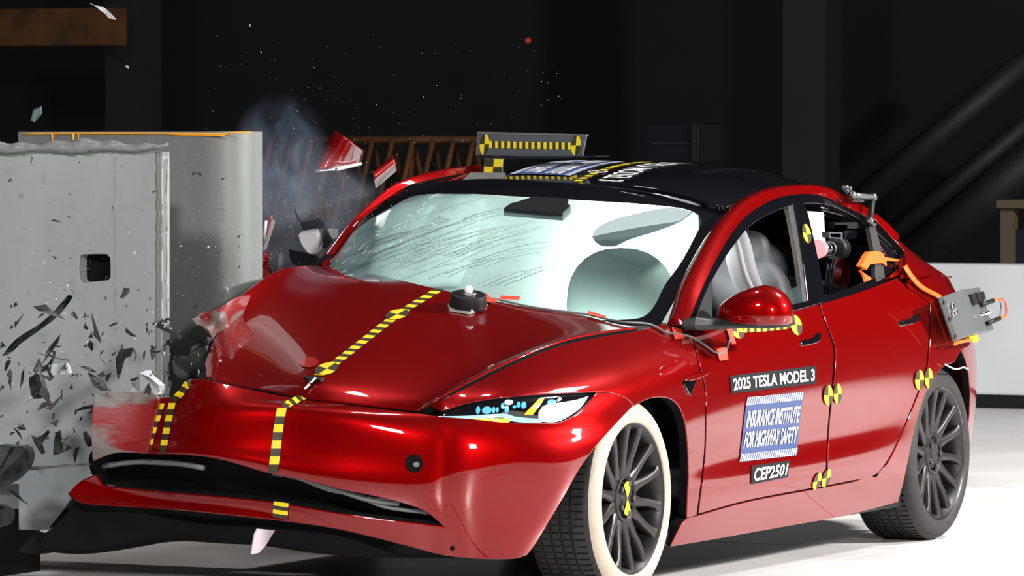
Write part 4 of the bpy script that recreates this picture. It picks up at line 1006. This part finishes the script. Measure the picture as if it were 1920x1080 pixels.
# camera rig hung in the rear side window
cr = thing('camera_rig'); tag(cr, 'black video camera rig hung in the rear side window', 'camera')
lc = [U(1531, 467, .70), U(1535, 467, .685), U(1574, 466, .63)]
cyl('lens_cap', lc[0], lc[1], .036, mat('pink_lens_cap', (.70, .25, .28), .5), cr); cyl('lens_barrel', lc[1], lc[2], .026, M['black_gloss'], cr)
for t in (.15, .3, .5): p = lc[1] * (1 - t) + lc[2] * t; d = (lc[2] - lc[1]) * .02; cyl('lens_ring', p, p + d, .0275, M['steel'], cr)
cyl('lens_mount', lc[2] - (lc[2] - lc[1]) * .25, lc[2] + (lc[2] - lc[1]) * .05, .042, M['black'], cr)
poly_plate('camera_body', [U(a, b, .60) for a, b in [(1575, 452), (1612, 454), (1612, 484), (1575, 480)]], (-.10, -.10, 0), M['black'], cr)
poly_plate('fan_grille', [U(a, b, .603) for a, b in [(1585, 456), (1611, 457), (1610, 483), (1585, 482)]], (-.004, 0, 0), mat('fan_frame', (.04, .04, .035), .4), cr)
tube('fan_ring', [U(1598 + 10 * math.cos(a), 470 + 11 * math.sin(a), .606) for a in np.linspace(0, 6.28, 25)[:-1]], .003, M['bolt'], cr, 6, True)
poly_plate('side_unit', [U(a, b, .66) for a, b in [(1554, 435), (1580, 436), (1580, 449), (1555, 446)]], (-.05, -.05, 0), M['grey_plate'], cr)
poly_plate('side_unit_screen', [U(a, b, .663) for a, b in [(1558, 438), (1576, 438), (1576, 445), (1559, 444)]], (-.004, 0, 0), M['steel'], cr)
poly_plate('top_rail', [U(a, b, .66) for a, b in [(1565, 418), (1632, 416), (1632, 428), (1566, 429)]], (-.05, -.05, 0), M['black'], cr)
poly_plate('top_rail_edge', [U(a, b, .663) for a, b in [(1566, 422), (1588, 422), (1588, 429), (1567, 429)]], (-.004, 0, 0), M['bolt'], cr)
poly_plate('rail_lower', [U(a, b, .65) for a, b in [(1582, 432), (1636, 430), (1634, 446), (1584, 449)]], (-.05, -.05, 0), M['black_gloss'], cr)
for x0, x1 in ((1546, 1556), (1552, 1562), (1560, 1562)): tube('support_rod', [U(x0 + 6, 480, .60), U(x1 - 8, 560, .60)], .006, M['black'], cr, 6)
bpl = [RAIL.on([p])[0] + np.array([.015, .02, .02]) for p in [(1571, 361), (1590, 361), (1612, 389), (1593, 388)]]
poly_plate('clamp_plate', bpl, (.004, .008, .008), M['grey_plate'], cr)
for t in range(3):
    for r in range(2): p = bpl[0] * (1 - t / 2.4) * (1 - r * .7) + bpl[1] * (1 - t / 2.4) * r * .7 + bpl[3] * (t / 2.4) * (1 - r * .7) + bpl[2] * (t / 2.4) * r * .7 if False else (bpl[0] + (bpl[3] - bpl[0]) * (.15 + .35 * t)) + (bpl[1] - bpl[0]) * (.25 + .5 * r); cyl('clamp_bolt', p, p + np.array([.006, .016, .014]), .006, M['bolt'], cr, n=8)
a1, a2, a3 = U(1598, 366, .69), U(1637, 370, .69), U(1631, 415, .70)
tube('arm_bar', [a1, a2], .011, M['grey_plate'], cr, 8); tube('arm_bar', [a2, a3], .012, M['black'], cr, 8)
for p in (a1, a2, a3): blob('arm_joint', p, (.035, .035, .035), M['bolt'], cr, 2, n=12)
poly_plate('arm_foot', [U(a, b, .70) for a, b in [(1630, 418), (1644, 419), (1643, 423), (1630, 422)]], (-.03, -.03, 0), M['grey_plate'], cr)
# light panel and red bottle behind the camera
lp = poly_plate('cabin_light_panel', [U(a, b, .36) for a, b in [(1512, 396), (1544, 398), (1548, 457), (1524, 456)]], (-.02, -.02, 0), mat('light_panel', (1, 1, 1), .5, emit=(1, .99, .96), estr=2.5)); tag(lp, 'bright white light panel behind the rear side window', 'light panel')
for z0, z1 in ((0, 0),):
    c0 = U(1573, 518, .45); rbm = blob('red_canister', c0, (.085, .085, .15), mat('red_can', (.28, .01, .01), .4), None, 2.2, n=20); tag(rbm, 'dull red canister on the rear seat behind the camera', 'canister')
fix_parents()
# ------------------------------------------------------------------ hall
M['floor'] = noise_col(mat('concrete_floor', (.5, .48, .46), .3, coat=.25, coat_rough=.15), (.72, .695, .675), (.86, .835, .815), 1.3, 8, .3, .7, .3, rough=(.22, .5), bump=.04)
M['joint'] = mat('floor_joint', (.06, .055, .05), .8)
M['wall_dark'] = noise_col(mat('dark_wall', (.006, .006, .008), .8), (.004, .004, .006), (.008, .007, .008), .4)
M['wall_white'] = noise_col(mat('white_barrier_wall', (.62, .64, .67), .5), (.58, .60, .63), (.66, .68, .70), 1.2)
fl = tag(box('floor', (-1, 0, -.06), (50, 48, .10), M['joint']), kind='structure')
for i in range(10):
    for j in range(9):
        cx, cy = -24 + 3.6 * i + 1.8, -16 + 3.6 * j + 1.8 - 1.1
        bm = bmesh.new(); add_box(bm, (cx, cy, -.008), (3.586, 3.586, .016)); bm_obj('floor_slab', bm, M['floor'], fl)
tag(box('wall_back', (-24.2, 0, 4.5), (.4, 48, 9.2), M['wall_dark']), kind='structure'); tag(box('wall_front', (24.2, 0, 4.5), (.4, 48, 9.2), M['wall_dark']), kind='structure')
tag(box('wall_left', (0, 24.2, 4.5), (48.8, .4, 9.2), M['wall_dark']), kind='structure'); tag(box('wall_right', (0, -24.2, 4.5), (48.8, .4, 9.2), M['wall_dark']), kind='structure')
tag(box('ceiling', (0, 0, 9.2), (48.8, 48.8, .3), M['wall_dark']), kind='structure')
# low white wall behind the car
lw = thing('low_wall', (-12.6, -2, 0)); tag(lw, 'long low white wall with black foot behind the car', 'wall')
def rel(o, par): o.parent = par; o.matrix_parent_inverse = Matrix.Translation(-Vector(par.location)); return o
rel(box('wall_panel', (-12.6, -2.0, .455), (.25, 9.0, .76), M['wall_white'], None, bevel=.015), lw); rel(box('wall_foot', (-12.58, -2.0, .04), (.2, 9.0, .08), M['black'], None), lw)
# dim things at the back of the hall
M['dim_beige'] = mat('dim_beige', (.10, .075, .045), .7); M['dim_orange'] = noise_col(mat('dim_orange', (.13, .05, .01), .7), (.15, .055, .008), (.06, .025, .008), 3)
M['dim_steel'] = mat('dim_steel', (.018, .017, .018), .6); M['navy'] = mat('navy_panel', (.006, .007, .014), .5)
def bbox_px(name, x, px0, py0, px1, py1, d, m, parent=None):
    a, b = UX(px0, py0, x), UX(px1, py1, x)
    return box(name, ((a + b) / 2 - np.array([d / 2, 0, 0])), (d, abs(b[1] - a[1]), abs(b[2] - a[2])), m, parent)
cb = thing('beige_table'); tag(cb, 'dim beige table behind the low white wall', 'table')
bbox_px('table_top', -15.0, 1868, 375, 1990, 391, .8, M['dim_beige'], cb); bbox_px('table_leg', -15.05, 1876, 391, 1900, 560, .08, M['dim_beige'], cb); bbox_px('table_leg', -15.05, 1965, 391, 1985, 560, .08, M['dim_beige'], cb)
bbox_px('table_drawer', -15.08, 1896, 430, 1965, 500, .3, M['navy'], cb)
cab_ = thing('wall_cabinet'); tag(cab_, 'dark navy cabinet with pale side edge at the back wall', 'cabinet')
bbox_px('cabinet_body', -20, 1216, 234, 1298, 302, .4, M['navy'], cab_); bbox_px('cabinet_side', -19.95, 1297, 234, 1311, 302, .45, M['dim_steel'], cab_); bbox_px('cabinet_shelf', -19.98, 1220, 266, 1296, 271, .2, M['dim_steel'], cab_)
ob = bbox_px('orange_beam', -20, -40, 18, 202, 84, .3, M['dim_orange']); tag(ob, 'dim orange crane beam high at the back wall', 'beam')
rl = blob('red_lamp', UX(990, 76, -20), (.05, .05, .05), mat('red_pilot', (.3, .02, .01), .5, emit=(1, .15, .08), estr=.10), None, 2, n=12); tag(rl, 'tiny dull red pilot lamp on the back wall', 'lamp')
# orange lattice fence far behind the smoke
lf = thing('lattice_fence'); tag(lf, 'dim orange lattice fence behind the smoke', 'fence')
for k in range(12):
    x0 = 470 + k * 38
    for s_ in (-1, 1):
        tube('fence_bar', [UX(x0, 262, -20 - .1 * s_), UX(x0 + 40 * s_, 440, -20 - .1 * s_)], .022, M['dim_orange'], lf, 6)
for k in (430, 600, 770, 930): a = UX(k, 262, -20); tube('fence_post', [a, (a[0], a[1], 0)], .03, M['dim_orange'], lf, 6)
for y in (262, 440): tube('fence_rail', [UX(430, y, -20), UX(930, y, -20)], .03, M['dim_orange'], lf, 6)
for (a, b, r) in (((1560, 420), (1930, 110), .10), ((1640, 470), (1960, 205), .08), ((1700, 495), (2000, 240), .16)):
    o = tube('roof_brace', [UX(*a, -22), UX(*b, -22)], r, M['dim_steel'], None, 8); tag(o, {.10: 'uppermost of three diagonal dark braces at the back wall', .08: 'thin middle diagonal brace at the back wall', .16: 'thick lowest diagonal brace above the low white wall'}[r], 'brace', 'diagonal braces')
for px, nm in ((250, 'dark hall column above the grey barrier'), (1522, 'dark hall column above the car roof')):
    a = UX(px, 0, -21); o = box('hall_column', (a[0], a[1], 4.4), (.3, .35, 8.8), M['dim_steel']); tag(o, nm, 'column', 'hall columns')

# ------------------------------------------------------------------ barrier
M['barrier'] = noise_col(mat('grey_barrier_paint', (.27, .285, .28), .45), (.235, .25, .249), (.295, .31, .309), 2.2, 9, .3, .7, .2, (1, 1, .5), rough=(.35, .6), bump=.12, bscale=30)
M['barrier_darkened'] = noise_col(mat('grey_barrier_side', (.22, .235, .22), .5), (.125, .132, .123), (.175, .184, .18), 2.6, 9, .3, .65, .3, (1, 1, .45), rough=(.35, .6), bump=.2, bscale=24)  # barrier grey darkened in colour to offset the strong side light
br = thing('crash_barrier', (-.1, -1.2, 0)); tag(br, 'massive grey steel crash barrier the car has hit', 'barrier')
YL = -.80; zt = 1.578; XR = -.30
plan = [(XR, -1.70), (XR, YL - .13)] + [(XR - .13 + .13 * math.cos(a), YL - .13 + .13 * math.sin(a)) for a in np.linspace(0, math.pi / 2, 14)[1:]] + [(XR - .20, YL), (XR - .20, -1.70)]
n = len(plan); V = [(x, y, z) for z in (.25, zt) for x, y in plan]
Fs = [tuple(range(n))[::-1], tuple(range(n, 2*n))] + [(i, (i+1) % n, n + (i+1) % n, n + i) for i in range(n)]
o = mesh_from('barrier_block', V, Fs, None, M['barrier_darkened'], None); o.data.set_sharp_from_angle(angle=.5)
bmx = bmesh.new(); bmx.from_mesh(o.data); bmesh.ops.recalc_face_normals(bmx, faces=bmx.faces); bmx.to_mesh(o.data); bmx.free()
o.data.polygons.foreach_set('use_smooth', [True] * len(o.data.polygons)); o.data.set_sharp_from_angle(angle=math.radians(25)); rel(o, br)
rel(box('barrier_plinth', (.12, -1.66, .125), (.40, .36, .25), M['black'], None), br)
rel(box('barrier_core', (.17, -1.42, .87), (.24, .90, 1.24), M['barrier_darkened'], None), br)
XF = .36
class Plane:                                     # flat face at x = const, in metres (y, z)
    def __init__(s, x): s.x = x
    def ev(s, uv): uv = np.atleast_2d(uv); return np.stack([np.full(len(uv), s.x), uv[:, 0], uv[:, 1]], 1)
    def nrm(s, uv): return np.tile([1.0, 0, 0], (len(np.atleast_2d(uv)), 1))
    def uv(s, px): return np.array([UX(a, b, s.x)[1:] for a, b in np.atleast_2d(px)])
PF = Plane(XF)
hole_px = crom([(147, 482), (151, 476), (200, 475), (207, 482), (208, 520), (203, 527), (153, 531), (147, 524)], True, 6)
outer_uv = PF.uv(crom([(-120, 272, 1), (302, 286, 1), (302, 992, 1), (36, 992, 1), (36, 906, 1), (-120, 906, 1)], True, 40)); hole_uv = PF.uv(hole_px)
o = panel('barrier_plate', PF, outer_uv, M['barrier'], None, 30, 50, px=False, flange=.055, bevel=.004, loops=(outer_uv, hole_uv)); rel(o, br)
hw = Plane(XF - .056); hb = PF.uv([(140, 470), (215, 470), (215, 536), (140, 536)])
o = mesh_from('hole_back', hw.ev(hb), [(0, 1, 2, 3)], None, M['black_matte'], None); rel(o, br)
hp_ = PF.uv(hole_px); hc_ = hp_.mean(0)
V = [p for p in Plane(XF).ev(hp_)] + [p for p in Plane(XF - .055).ev(hp_)]; n = len(hp_)
o = mesh_from('hole_sleeve', V, [(i, (i+1) % n, n + (i+1) % n, n + i) for i in range(n)], None, mat('rusty_sleeve', (.10, .075, .035), .8), None); rel(o, br)
# weld seam at the plate's edge
for k, (px, r) in enumerate(((297, .010), (302, .014), (308, .008), (312, .005))):
    pts = [UX(px + RNG.normal(0, .7), y, XF - .005 - k * .006) for y in np.linspace(286, 985, 50)]
    rel(tube('weld_seam', pts, r, M['barrier_darkened'], None, 6), br)
rel(tube('weld_seam', [UX(217 + RNG.normal(0, .8), y, XF + .001) for y in np.linspace(295, 620, 50)], .003, mat('pale_weld', (.27, .28, .28), .6), None, 5), br)
# crumpled sheet over the plate's top edge
G_ = []
for j, (t, dx) in enumerate(((0, -.02), (.12, .02), (.35, .034), (.7, .03), (1, .012))):
    row = []
    for px in np.linspace(-110, 316, 46):
        yt = 266 + 4 * math.sin(px * .03) + (2.5 * math.sin(px * .11)) + (px > 200) * (px - 200) * .02; yb = 286 + 3 * math.sin(px * .05 + 1) - max(0, px - 215) * .10
        row.append(UX(px, yt + (yb - yt) * t, XF + dx + .006 * math.sin(px * .21 + 5 * t) + .004 * RNG.normal()))
    G_.append(row)
M['sheet'] = mat('crumpled_grey_sheet', (.20, .20, .195), .45)
rel(grid_mesh('crumpled_sheet', G_, M['sheet'], None, .004), br)
# orange paint edge along the top
for pts, wd in (([(42, 250.5), (120, 250), (300, 250), (425, 251), (434, 248.6), (470, 248.4)], .0035), ([(98, 250), (98.5, 267)], .004), ([(137, 250), (138, 268)], .005), ([(147, 250), (147, 262)], .003), ([(320, 253), (420, 254)], .003)):
    rel(tube('orange_paint_line', [UX(a, b, XR + .005) for a, b in crom(pts, False, 20)], wd, mat('orange_paint', (.85, .38, .03), .6), None, 5), br)
# scratches on the barrier
sv, sf = [], []
for k in range(70):
    if k < 36: a = np.array([RNG.uniform(322, 425), RNG.uniform(290, 600)])
    else: a = np.array([RNG.uniform(5, 285), RNG.uniform(300, 720)])
    L = RNG.uniform(4, 26); th_ = RNG.normal(-.6 if k < 36 else 0, .8); b = a + L * np.array([math.cos(th_), math.sin(th_)])
    f_ = (lambda p: UX(p[0], p[1], XR + .0015)) if k < 36 else (lambda p: UX(p[0], p[1], XF + .0015))
    nn = np.array([-(b - a)[1], (b - a)[0]]) / L * RNG.uniform(.25, .5); q = len(sv); sv += [f_(a - nn), f_(a + nn), f_(b + nn * .4), f_(b - nn * .4)]; sf.append((q, q+1, q+2, q+3))
o = mesh_from('scratch', sv, sf, None, mat('pale_scratch', (.33, .34, .34), .6), None); o['kind'] = 'stuff'; rel(o, br)

# ------------------------------------------------------------------ broken pieces
def shard_mesh(n, jag, thick, elong=1.0, bend=.0):
    ang_ = np.sort(RNG.uniform(0, 2 * math.pi, n)); r = RNG.uniform(1 - jag, 1, n)
    P = np.stack([r * np.cos(ang_) * elong, r * np.sin(ang_), bend * (r * np.cos(ang_)) ** 2 + .12 * RNG.normal(size=n)], 1)
    c = P.mean(0) + [0, 0, .15]; V = list(P) + [c] + list(P - [0, 0, thick]) + [c - [0, 0, thick]]; Fs = []
    for i in range(n):
        j = (i + 1) % n; Fs += [(i, j, n), (n + 1 + j, n + 1 + i, 2*n + 1), (i, n + 1 + i, n + 1 + j, j)]
    me = bpy.data.meshes.new('shard'); me.from_pydata([tuple(v) for v in V], [], Fs); return me
def traced_piece(name, pts, X, m, label, cat, d=(-.015, -.006, 0), wob=.012, group=None):
    P = [UX(a, b, X + RNG.normal(0, wob)) for a, b in crom(pts, True, 9)]
    o = poly_plate(name, P, d, m); tag(o, label, cat, group); return o
M['shard'] = noise_col(mat('black_shard', (.012, .012, .013), .4), (.008, .008, .009), (.03, .03, .03), 20)
M['shard_grey'] = mat('grey_shard', (.10, .105, .11), .4); M['shard_white'] = mat('pale_shard', (.42, .43, .44), .4)
M['fragment'] = mat('red_fragment', (.30, .002, .003), .3, .3, 1.0)

def bent_fragment(name, q, Y, bulge, label, n=14, rim=True):
    q = np.array(q, float); G1 = []
    for j in range(n):
        row = []
        for i in range(n):
            s_, t_2 = i / (n - 1), j / (n - 1); p = quad_map(q, [(s_, t_2)])[0]
            row.append(U(p[0], p[1], Y + bulge * math.sin(math.pi * s_) * (1 - .5 * t_2) - .1 * s_) )
        G1.append(row)
    o = grid_mesh(name, G1, M['fragment'], None, .006); return o
f1 = thing('red_panel_fragment'); tag(f1, 'larger of two curved red body fragments flying over the hood', 'fragment', 'flying red fragments')
o = bent_fragment('fragment_skin', [(627, 244), (683, 282), (676, 306), (593, 320)], -1.15, .16, ''); o.parent = f1
tube('fragment_edge', [U(593, 321, -1.15), U(630, 317, -1.05), U(676, 307, -1.2)], .007, M['glossy_white'], f1, 6)
f2 = bent_fragment('red_panel_fragment', [(737, 291), (744, 318), (704, 352), (700, 324)], -1.05, .10, ''); tag(f2, 'smaller narrow curved red fragment flying above the windshield', 'fragment', 'flying red fragments')
f3 = thing('red_door_fragment'); tag(f3, 'tall red fragment half hidden in smoke beside the barrier edge', 'fragment')
o = bent_fragment('fragment_skin', [(505, 402), (517, 412), (498, 470), (488, 468)], -1.3, .08, ''); o.parent = f3
tube('fragment_edge', [U(499, 414, -1.24), U(496, 440, -1.24), U(498, 452, -1.24)], .006, M['glossy_white'], f3, 6)
o = traced_piece('red_wreck_piece', [(484, 530, 1), (492, 490), (500, 468, 1), (506, 500), (512, 520), (500, 540, 1)], -.62, M['fragment'], 'crumpled dark red wreckage low beside the barrier edge', 'fragment', (-.05, -.03, 0))
# crushed fender at the struck corner
cf = panel('crumpled_fender', Patch(np.array([[UX(a, b, x) for a, b, x in r] for r in (
    [(362, 598, .34), (385, 588, .30), (410, 577, .28), (440, 562, .20), (470, 556, .1)], [(372, 606, .36), (392, 602, .30), (412, 598, .33), (432, 596, .22), (455, 590, .1)],
    [(378, 614, .34), (392, 618, .36), (406, 622, .28), (424, 622, .22), (445, 620, .1)], [(384, 622, .3), (398, 640, .28), (404, 650, .26), (416, 660, .2), (440, 660, .1)])])), rect_uv(0, 4, 0, 3), M['paint_scrape'], None, 20, 16, px=False, flange=.01); tag(cf, 'crumpled mesh-like red fender scrap left of the hood', 'fender scrap')
poly = traced_piece('wreck_structure', [(372, 640, 1), (388, 632), (392, 700), (384, 712), (366, 704), (340, 712), (322, 690), (330, 668), (352, 672), (360, 650)], .34, M['shard'], 'dark torn bracket behind the bumper corner', 'bracket', (-.06, 0, 0))
traced_piece('lamp_fragment', [(243, 732), (247, 716), (262, 700), (272, 695), (278, 706), (298, 722), (300, 736), (280, 742), (262, 738), (252, 742)], .62, M['shard_white'], 'white cracked lamp shell above the bumper end', 'lamp piece', (-.04, 0, 0), .02)
traced_piece('white_module', [(90, 684, 1), (126, 681, 1), (131, 700, 1), (96, 704, 1)], .70, M['shard_white'], 'small white electronic box flying before the barrier', 'module', (-.05, -.02, 0), .002)
traced_piece('rocker_strip', [(4, 668), (30, 636), (70, 610), (100, 585), (128, 553), (137, 555), (118, 582), (100, 600), (70, 622), (38, 645), (18, 664)], .78, M['shard'], 'long curved black strip flying upper left of the white box', 'strip', (-.02, -.01, 0))
traced_piece('trim_stick', [(290, 611), (297, 605), (318, 618), (341, 632), (338, 636), (312, 622)], .60, M['shard'], 'short straight black trim stick beside the weld seam', 'strip', (-.02, -.01, 0))
traced_piece('liner_chunk', [(-20, 842), (30, 838), (50, 842), (53, 866), (38, 890), (14, 908), (-20, 912)], .80, M['shard'], 'large rounded black liner chunk at the picture edge', 'liner chunk', (-.09, -.03, 0))
traced_piece('liner_corner', [(-10, 946, 1), (2, 948), (17, 962), (10, 982), (-10, 990, 1)], .82, M['shard'], 'small black triangle below the liner chunk', 'liner chunk', (-.04, 0, 0))
traced_piece('long_splinter', [(48, 876), (100, 873), (166, 868), (168, 872), (100, 878), (50, 882)], .70, M['shard_grey'], 'thin grey horizontal splinter left of the torn bumper', 'splinter', (-.01, 0, 0), .003)
traced_piece('bracket_shard', [(217, 672), (224, 656), (234, 654), (250, 652), (244, 668), (234, 672), (226, 700), (221, 712)], .66, M['shard'], 'black Y-shaped bracket shard right of the white box', 'shard')
traced_piece('fin_shard', [(165, 698), (180, 706), (194, 716), (202, 733), (190, 733), (176, 724)], .66, M['shard'], 'black fin-shaped shard above the scraped bumper end', 'shard')
traced_piece('block_shard', [(54, 708), (66, 701), (84, 704), (82, 718), (88, 742), (62, 748), (56, 728)], .72, M['shard'], 'blocky black shard hanging below the white box', 'shard')
traced_piece('loop_shard', [(58, 816), (72, 822), (90, 806), (92, 812), (78, 832), (84, 850), (78, 852), (68, 836)], .74, M['shard'], 'black forked shard right of the liner chunk', 'shard')
traced_piece('cap_shard', [(100, 842), (104, 812), (112, 807), (116, 826), (134, 840), (120, 848), (100, 854)], .72, M['shard'], 'black cap-shaped shard left of the scraped bumper end', 'shard')
traced_piece('blade_shard', [(155, 812), (160, 808), (170, 822), (172, 836), (164, 838)], .68, M['shard'], 'black blade shard touching the scraped bumper end', 'shard')
traced_piece('wire_shard', [(74, 690), (90, 682), (100, 662), (96, 656), (104, 660), (94, 688), (78, 698)], .70, M['shard'], 'thin bent black wire shard above the white box', 'shard', wob=.005)
traced_piece('glass_shard', [(58, 226, 1), (62, 206, 1), (76, 200, 1), (77, 214, 1), (63, 229, 1)], .2, glass_mat('clear_shard', (.5, .55, .56), .25), 'clear glass shard flying above the barrier', 'glass shard', (-.006, 0, 0), .01)
traced_piece('white_sliver', [(168, 6), (176, 10), (190, 12), (205, 24), (216, 36), (204, 34), (190, 18)], -.3, M['shard_white'], 'white curled sliver near the orange crane beam', 'sliver', (-.006, 0, 0), .01)
for a, b, sz, lab in ((238, 126, 5, 'small white splinter flying below the orange beam'), (469, 48, 4, 'lone white splinter high above the smoke'), (490, 98, 3, 'tiny white splinter above the smoke plume'), (793, 182, 4, 'white splinter flying left of the calibration board')):
    me = shard_mesh(6, .5, .3); o = link('white_splinter', me, M['shard_white']); o.location = UX(a, b, -.6); o.scale = (sz * .0017,) * 3; o.rotation_euler = RNG.uniform(0, 6, 3); tag(o, lab, 'splinter')
# many small look-alike pieces
black_meshes = [shard_mesh(7, .65, .10, e, .15) for e in (1, 1.6, 2.3, 1.3, 3.0, 1.1)]; pale_meshes = [shard_mesh(6, .55, .2, e) for e in (1, 1.5, 2.2)]
for me in black_meshes: me.materials.append(M['shard'])
for me in pale_meshes: me.materials.append(M['shard_white'])
def scatter(k, meshes, name, label, cat, group, region, smin, smax, X0, X1, power=2.2):
    for i in range(k):
        while True:
            a, b, wgt = region()
            if RNG.random() < wgt: break
        o = bpy.data.objects.new(name, meshes[i % len(meshes)]); COL.objects.link(o)
        o.location = UX(a, b, RNG.uniform(X0, X1)); s_ = smin + (smax - smin) * RNG.random() ** power; o.scale = (s_,) * 3; o.rotation_euler = RNG.uniform(0, 6.3, 3); tag(o, label(a, b, s_, i % len(meshes)), cat, group)
def where(a, b):
    if a > 318: return 'before the rounded barrier block' if b < 600 else 'behind the bumper corner'
    if a > 215: return 'beside the weld seam' if b < 640 else 'near the cracked lamp shell'
    if b < 440: return 'above the square hole' if a > 110 else 'below the crumpled sheet'
    if b < 560: return 'beside the square hole' if a > 110 else 'left of the square hole'
    if b < 640: return 'below the square hole' if a > 110 else 'around the long black strip'
    if b < 720: return 'around the white box' if a < 150 else 'beside the Y-shaped bracket shard'
    if b < 800: return 'below the white box' if a < 120 else 'above the scraped bumper end'
    return 'around the rounded liner chunk' if a < 80 else 'left of the scraped bumper end'
def shard_label(a, b, s_, k):
    return ('large ' if s_ > .020 else 'small ' if s_ < .010 else '') + ('chunky', 'pointed', 'narrow', 'jagged', 'needle-like', 'squat')[k] + ' black plastic shard flying ' + where(a, b)
def chip_label(a, b, s_, k): return ('squat', 'pointed', 'narrow', 'jagged', 'thin', 'blunt')[k] + ' black chip flying ' + where(a, b)
def pale_label(a, b, s_, k): return ('tiny blunt', 'tiny narrow', 'tiny needle-like')[k] + ' pale chip glinting ' + where(a, b)
def reg_low():
    a, b = RNG.uniform(0, 400), RNG.uniform(540, 1000); w_ = math.exp(-((b - 720) / 150) ** 2)
    if a > 180 and b > 745: w_ = 0
    if b > 880 and a > 60: w_ = 0
    return a, b, w_ * (1 if a < 330 else .6)
def reg_up(): return RNG.uniform(5, 480), RNG.uniform(290, 600), .8
scatter(150, black_meshes, 'plastic_shard', shard_label, 'shard', 'black shards low before the barrier', reg_low, .005, .030, .5, .95)
scatter(40, black_meshes, 'plastic_chip', chip_label, 'chip', 'black chips high before the barrier', reg_up, .004, .013, .45, .8)
scatter(60, pale_meshes, 'pale_chip', pale_label, 'chip', 'pale chips before the barrier', lambda: (RNG.uniform(0, 430), RNG.uniform(430, 760), .9), .002, .008, .45, .9)
# fine glittering dust that nobody could count
dv, df = [], []
def dust(k, fx, fy, X, s0, s1, ok=None):
    for i in range(k):
        a, b = fx(), fy()
        if ok and not ok(a, b): continue
        p = UX(a, b, X + RNG.normal(0, .25)); s_ = RNG.uniform(s0, s1); q = len(dv)
        for v in ((1, 0, 0), (-.4, .9, 0), (-.4, -.8, .3), (0, 0, 1.1)): dv.append(p + s_ * np.array(v))
        df.extend([(q, q+1, q+2), (q, q+1, q+3), (q+1, q+2, q+3), (q, q+2, q+3)])
dust(330, lambda: RNG.normal(590, 120), lambda: RNG.normal(380, 95), -.9, .0007, .0022, lambda a, b: a > 495)
dust(90, lambda: RNG.uniform(380, 1060), lambda: RNG.uniform(60, 330), -.9, .0006, .0016)
dust(160, lambda: RNG.uniform(0, 470), lambda: RNG.uniform(420, 740), .55, .0007, .0018)
dust(130, lambda: RNG.normal(480, 30), lambda: RNG.normal(500, 50), .0, .0006, .0018, lambda a, b: b < 560 and a < 600 and b < 700 - a * .35)
o = mesh_from('glass_dust', dv, df, None, M['shard_white']); tag(o, 'fine white glass dust hanging around the impact', 'dust', kind='stuff')

# ------------------------------------------------------------------ smoke
def smoke(name, c, size, dens, col, label, scale=2.2, lo=.42, hi=.75):
    bm = bmesh.new(); bmesh.ops.create_icosphere(bm, subdivisions=3, radius=.5); me = bpy.data.meshes.new(name); bm.to_mesh(me); bm.free()
    m = bpy.data.materials.new(name); m.use_nodes = True; nt = m.node_tree; nt.nodes.clear(); out = nt.nodes.new('ShaderNodeOutputMaterial'); v = nt.nodes.new('ShaderNodeVolumePrincipled')
    v.inputs['Color'].default_value = (*col, 1); v.inputs['Anisotropy'].default_value = .2
    tc = nt.nodes.new('ShaderNodeTexCoord'); ln = nt.nodes.new('ShaderNodeVectorMath'); ln.operation = 'LENGTH'; nt.links.new(tc.outputs['Object'], ln.inputs[0])
    fo = nt.nodes.new('ShaderNodeMapRange'); fo.inputs['From Min'].default_value = .48; fo.inputs['From Max'].default_value = .12; nt.links.new(ln.outputs['Value'], fo.inputs['Value'])
    ns = nt.nodes.new('ShaderNodeTexNoise'); ns.inputs['Scale'].default_value = scale; ns.inputs['Detail'].default_value = 4; ns.inputs['Distortion'].default_value = .7; nt.links.new(tc.outputs['Object'], ns.inputs['Vector'])
    r = nt.nodes.new('ShaderNodeMapRange'); r.inputs['From Min'].default_value = lo; r.inputs['From Max'].default_value = hi; nt.links.new(ns.outputs['Fac'], r.inputs['Value'])
    mu = nt.nodes.new('ShaderNodeMath'); mu.operation = 'MULTIPLY'; nt.links.new(fo.outputs[0], mu.inputs[0]); nt.links.new(r.outputs[0], mu.inputs[1])
    m2 = nt.nodes.new('ShaderNodeMath'); m2.operation = 'MULTIPLY'; m2.inputs[1].default_value = dens; nt.links.new(mu.outputs[0], m2.inputs[0]); nt.links.new(m2.outputs[0], v.inputs['Density']); nt.links.new(v.outputs[0], out.inputs['Volume'])
    o = link(name, me, m); o.location = c; o.scale = size; tag(o, label, 'smoke', kind='stuff'); return o
smoke('smoke', UX(560, 440, -1.3), (1.0, .75, .75), 5.0, (.62, .68, .80), 'grey-blue smoke billowing behind the barrier edge', 3.0)
smoke('cabin_smoke', U(1395, 520, .62), (.42, .34, .34), 5.0, (.70, .74, .80), 'thin grey airbag smoke inside the front side window', 2.5, .30, .7)
smoke('smoke_plume', UX(525, 300, -1.2), (.5, .38, .55), 4.0, (.50, .62, .85), 'thin blue smoke plume rising above the barrier edge', 3.4)
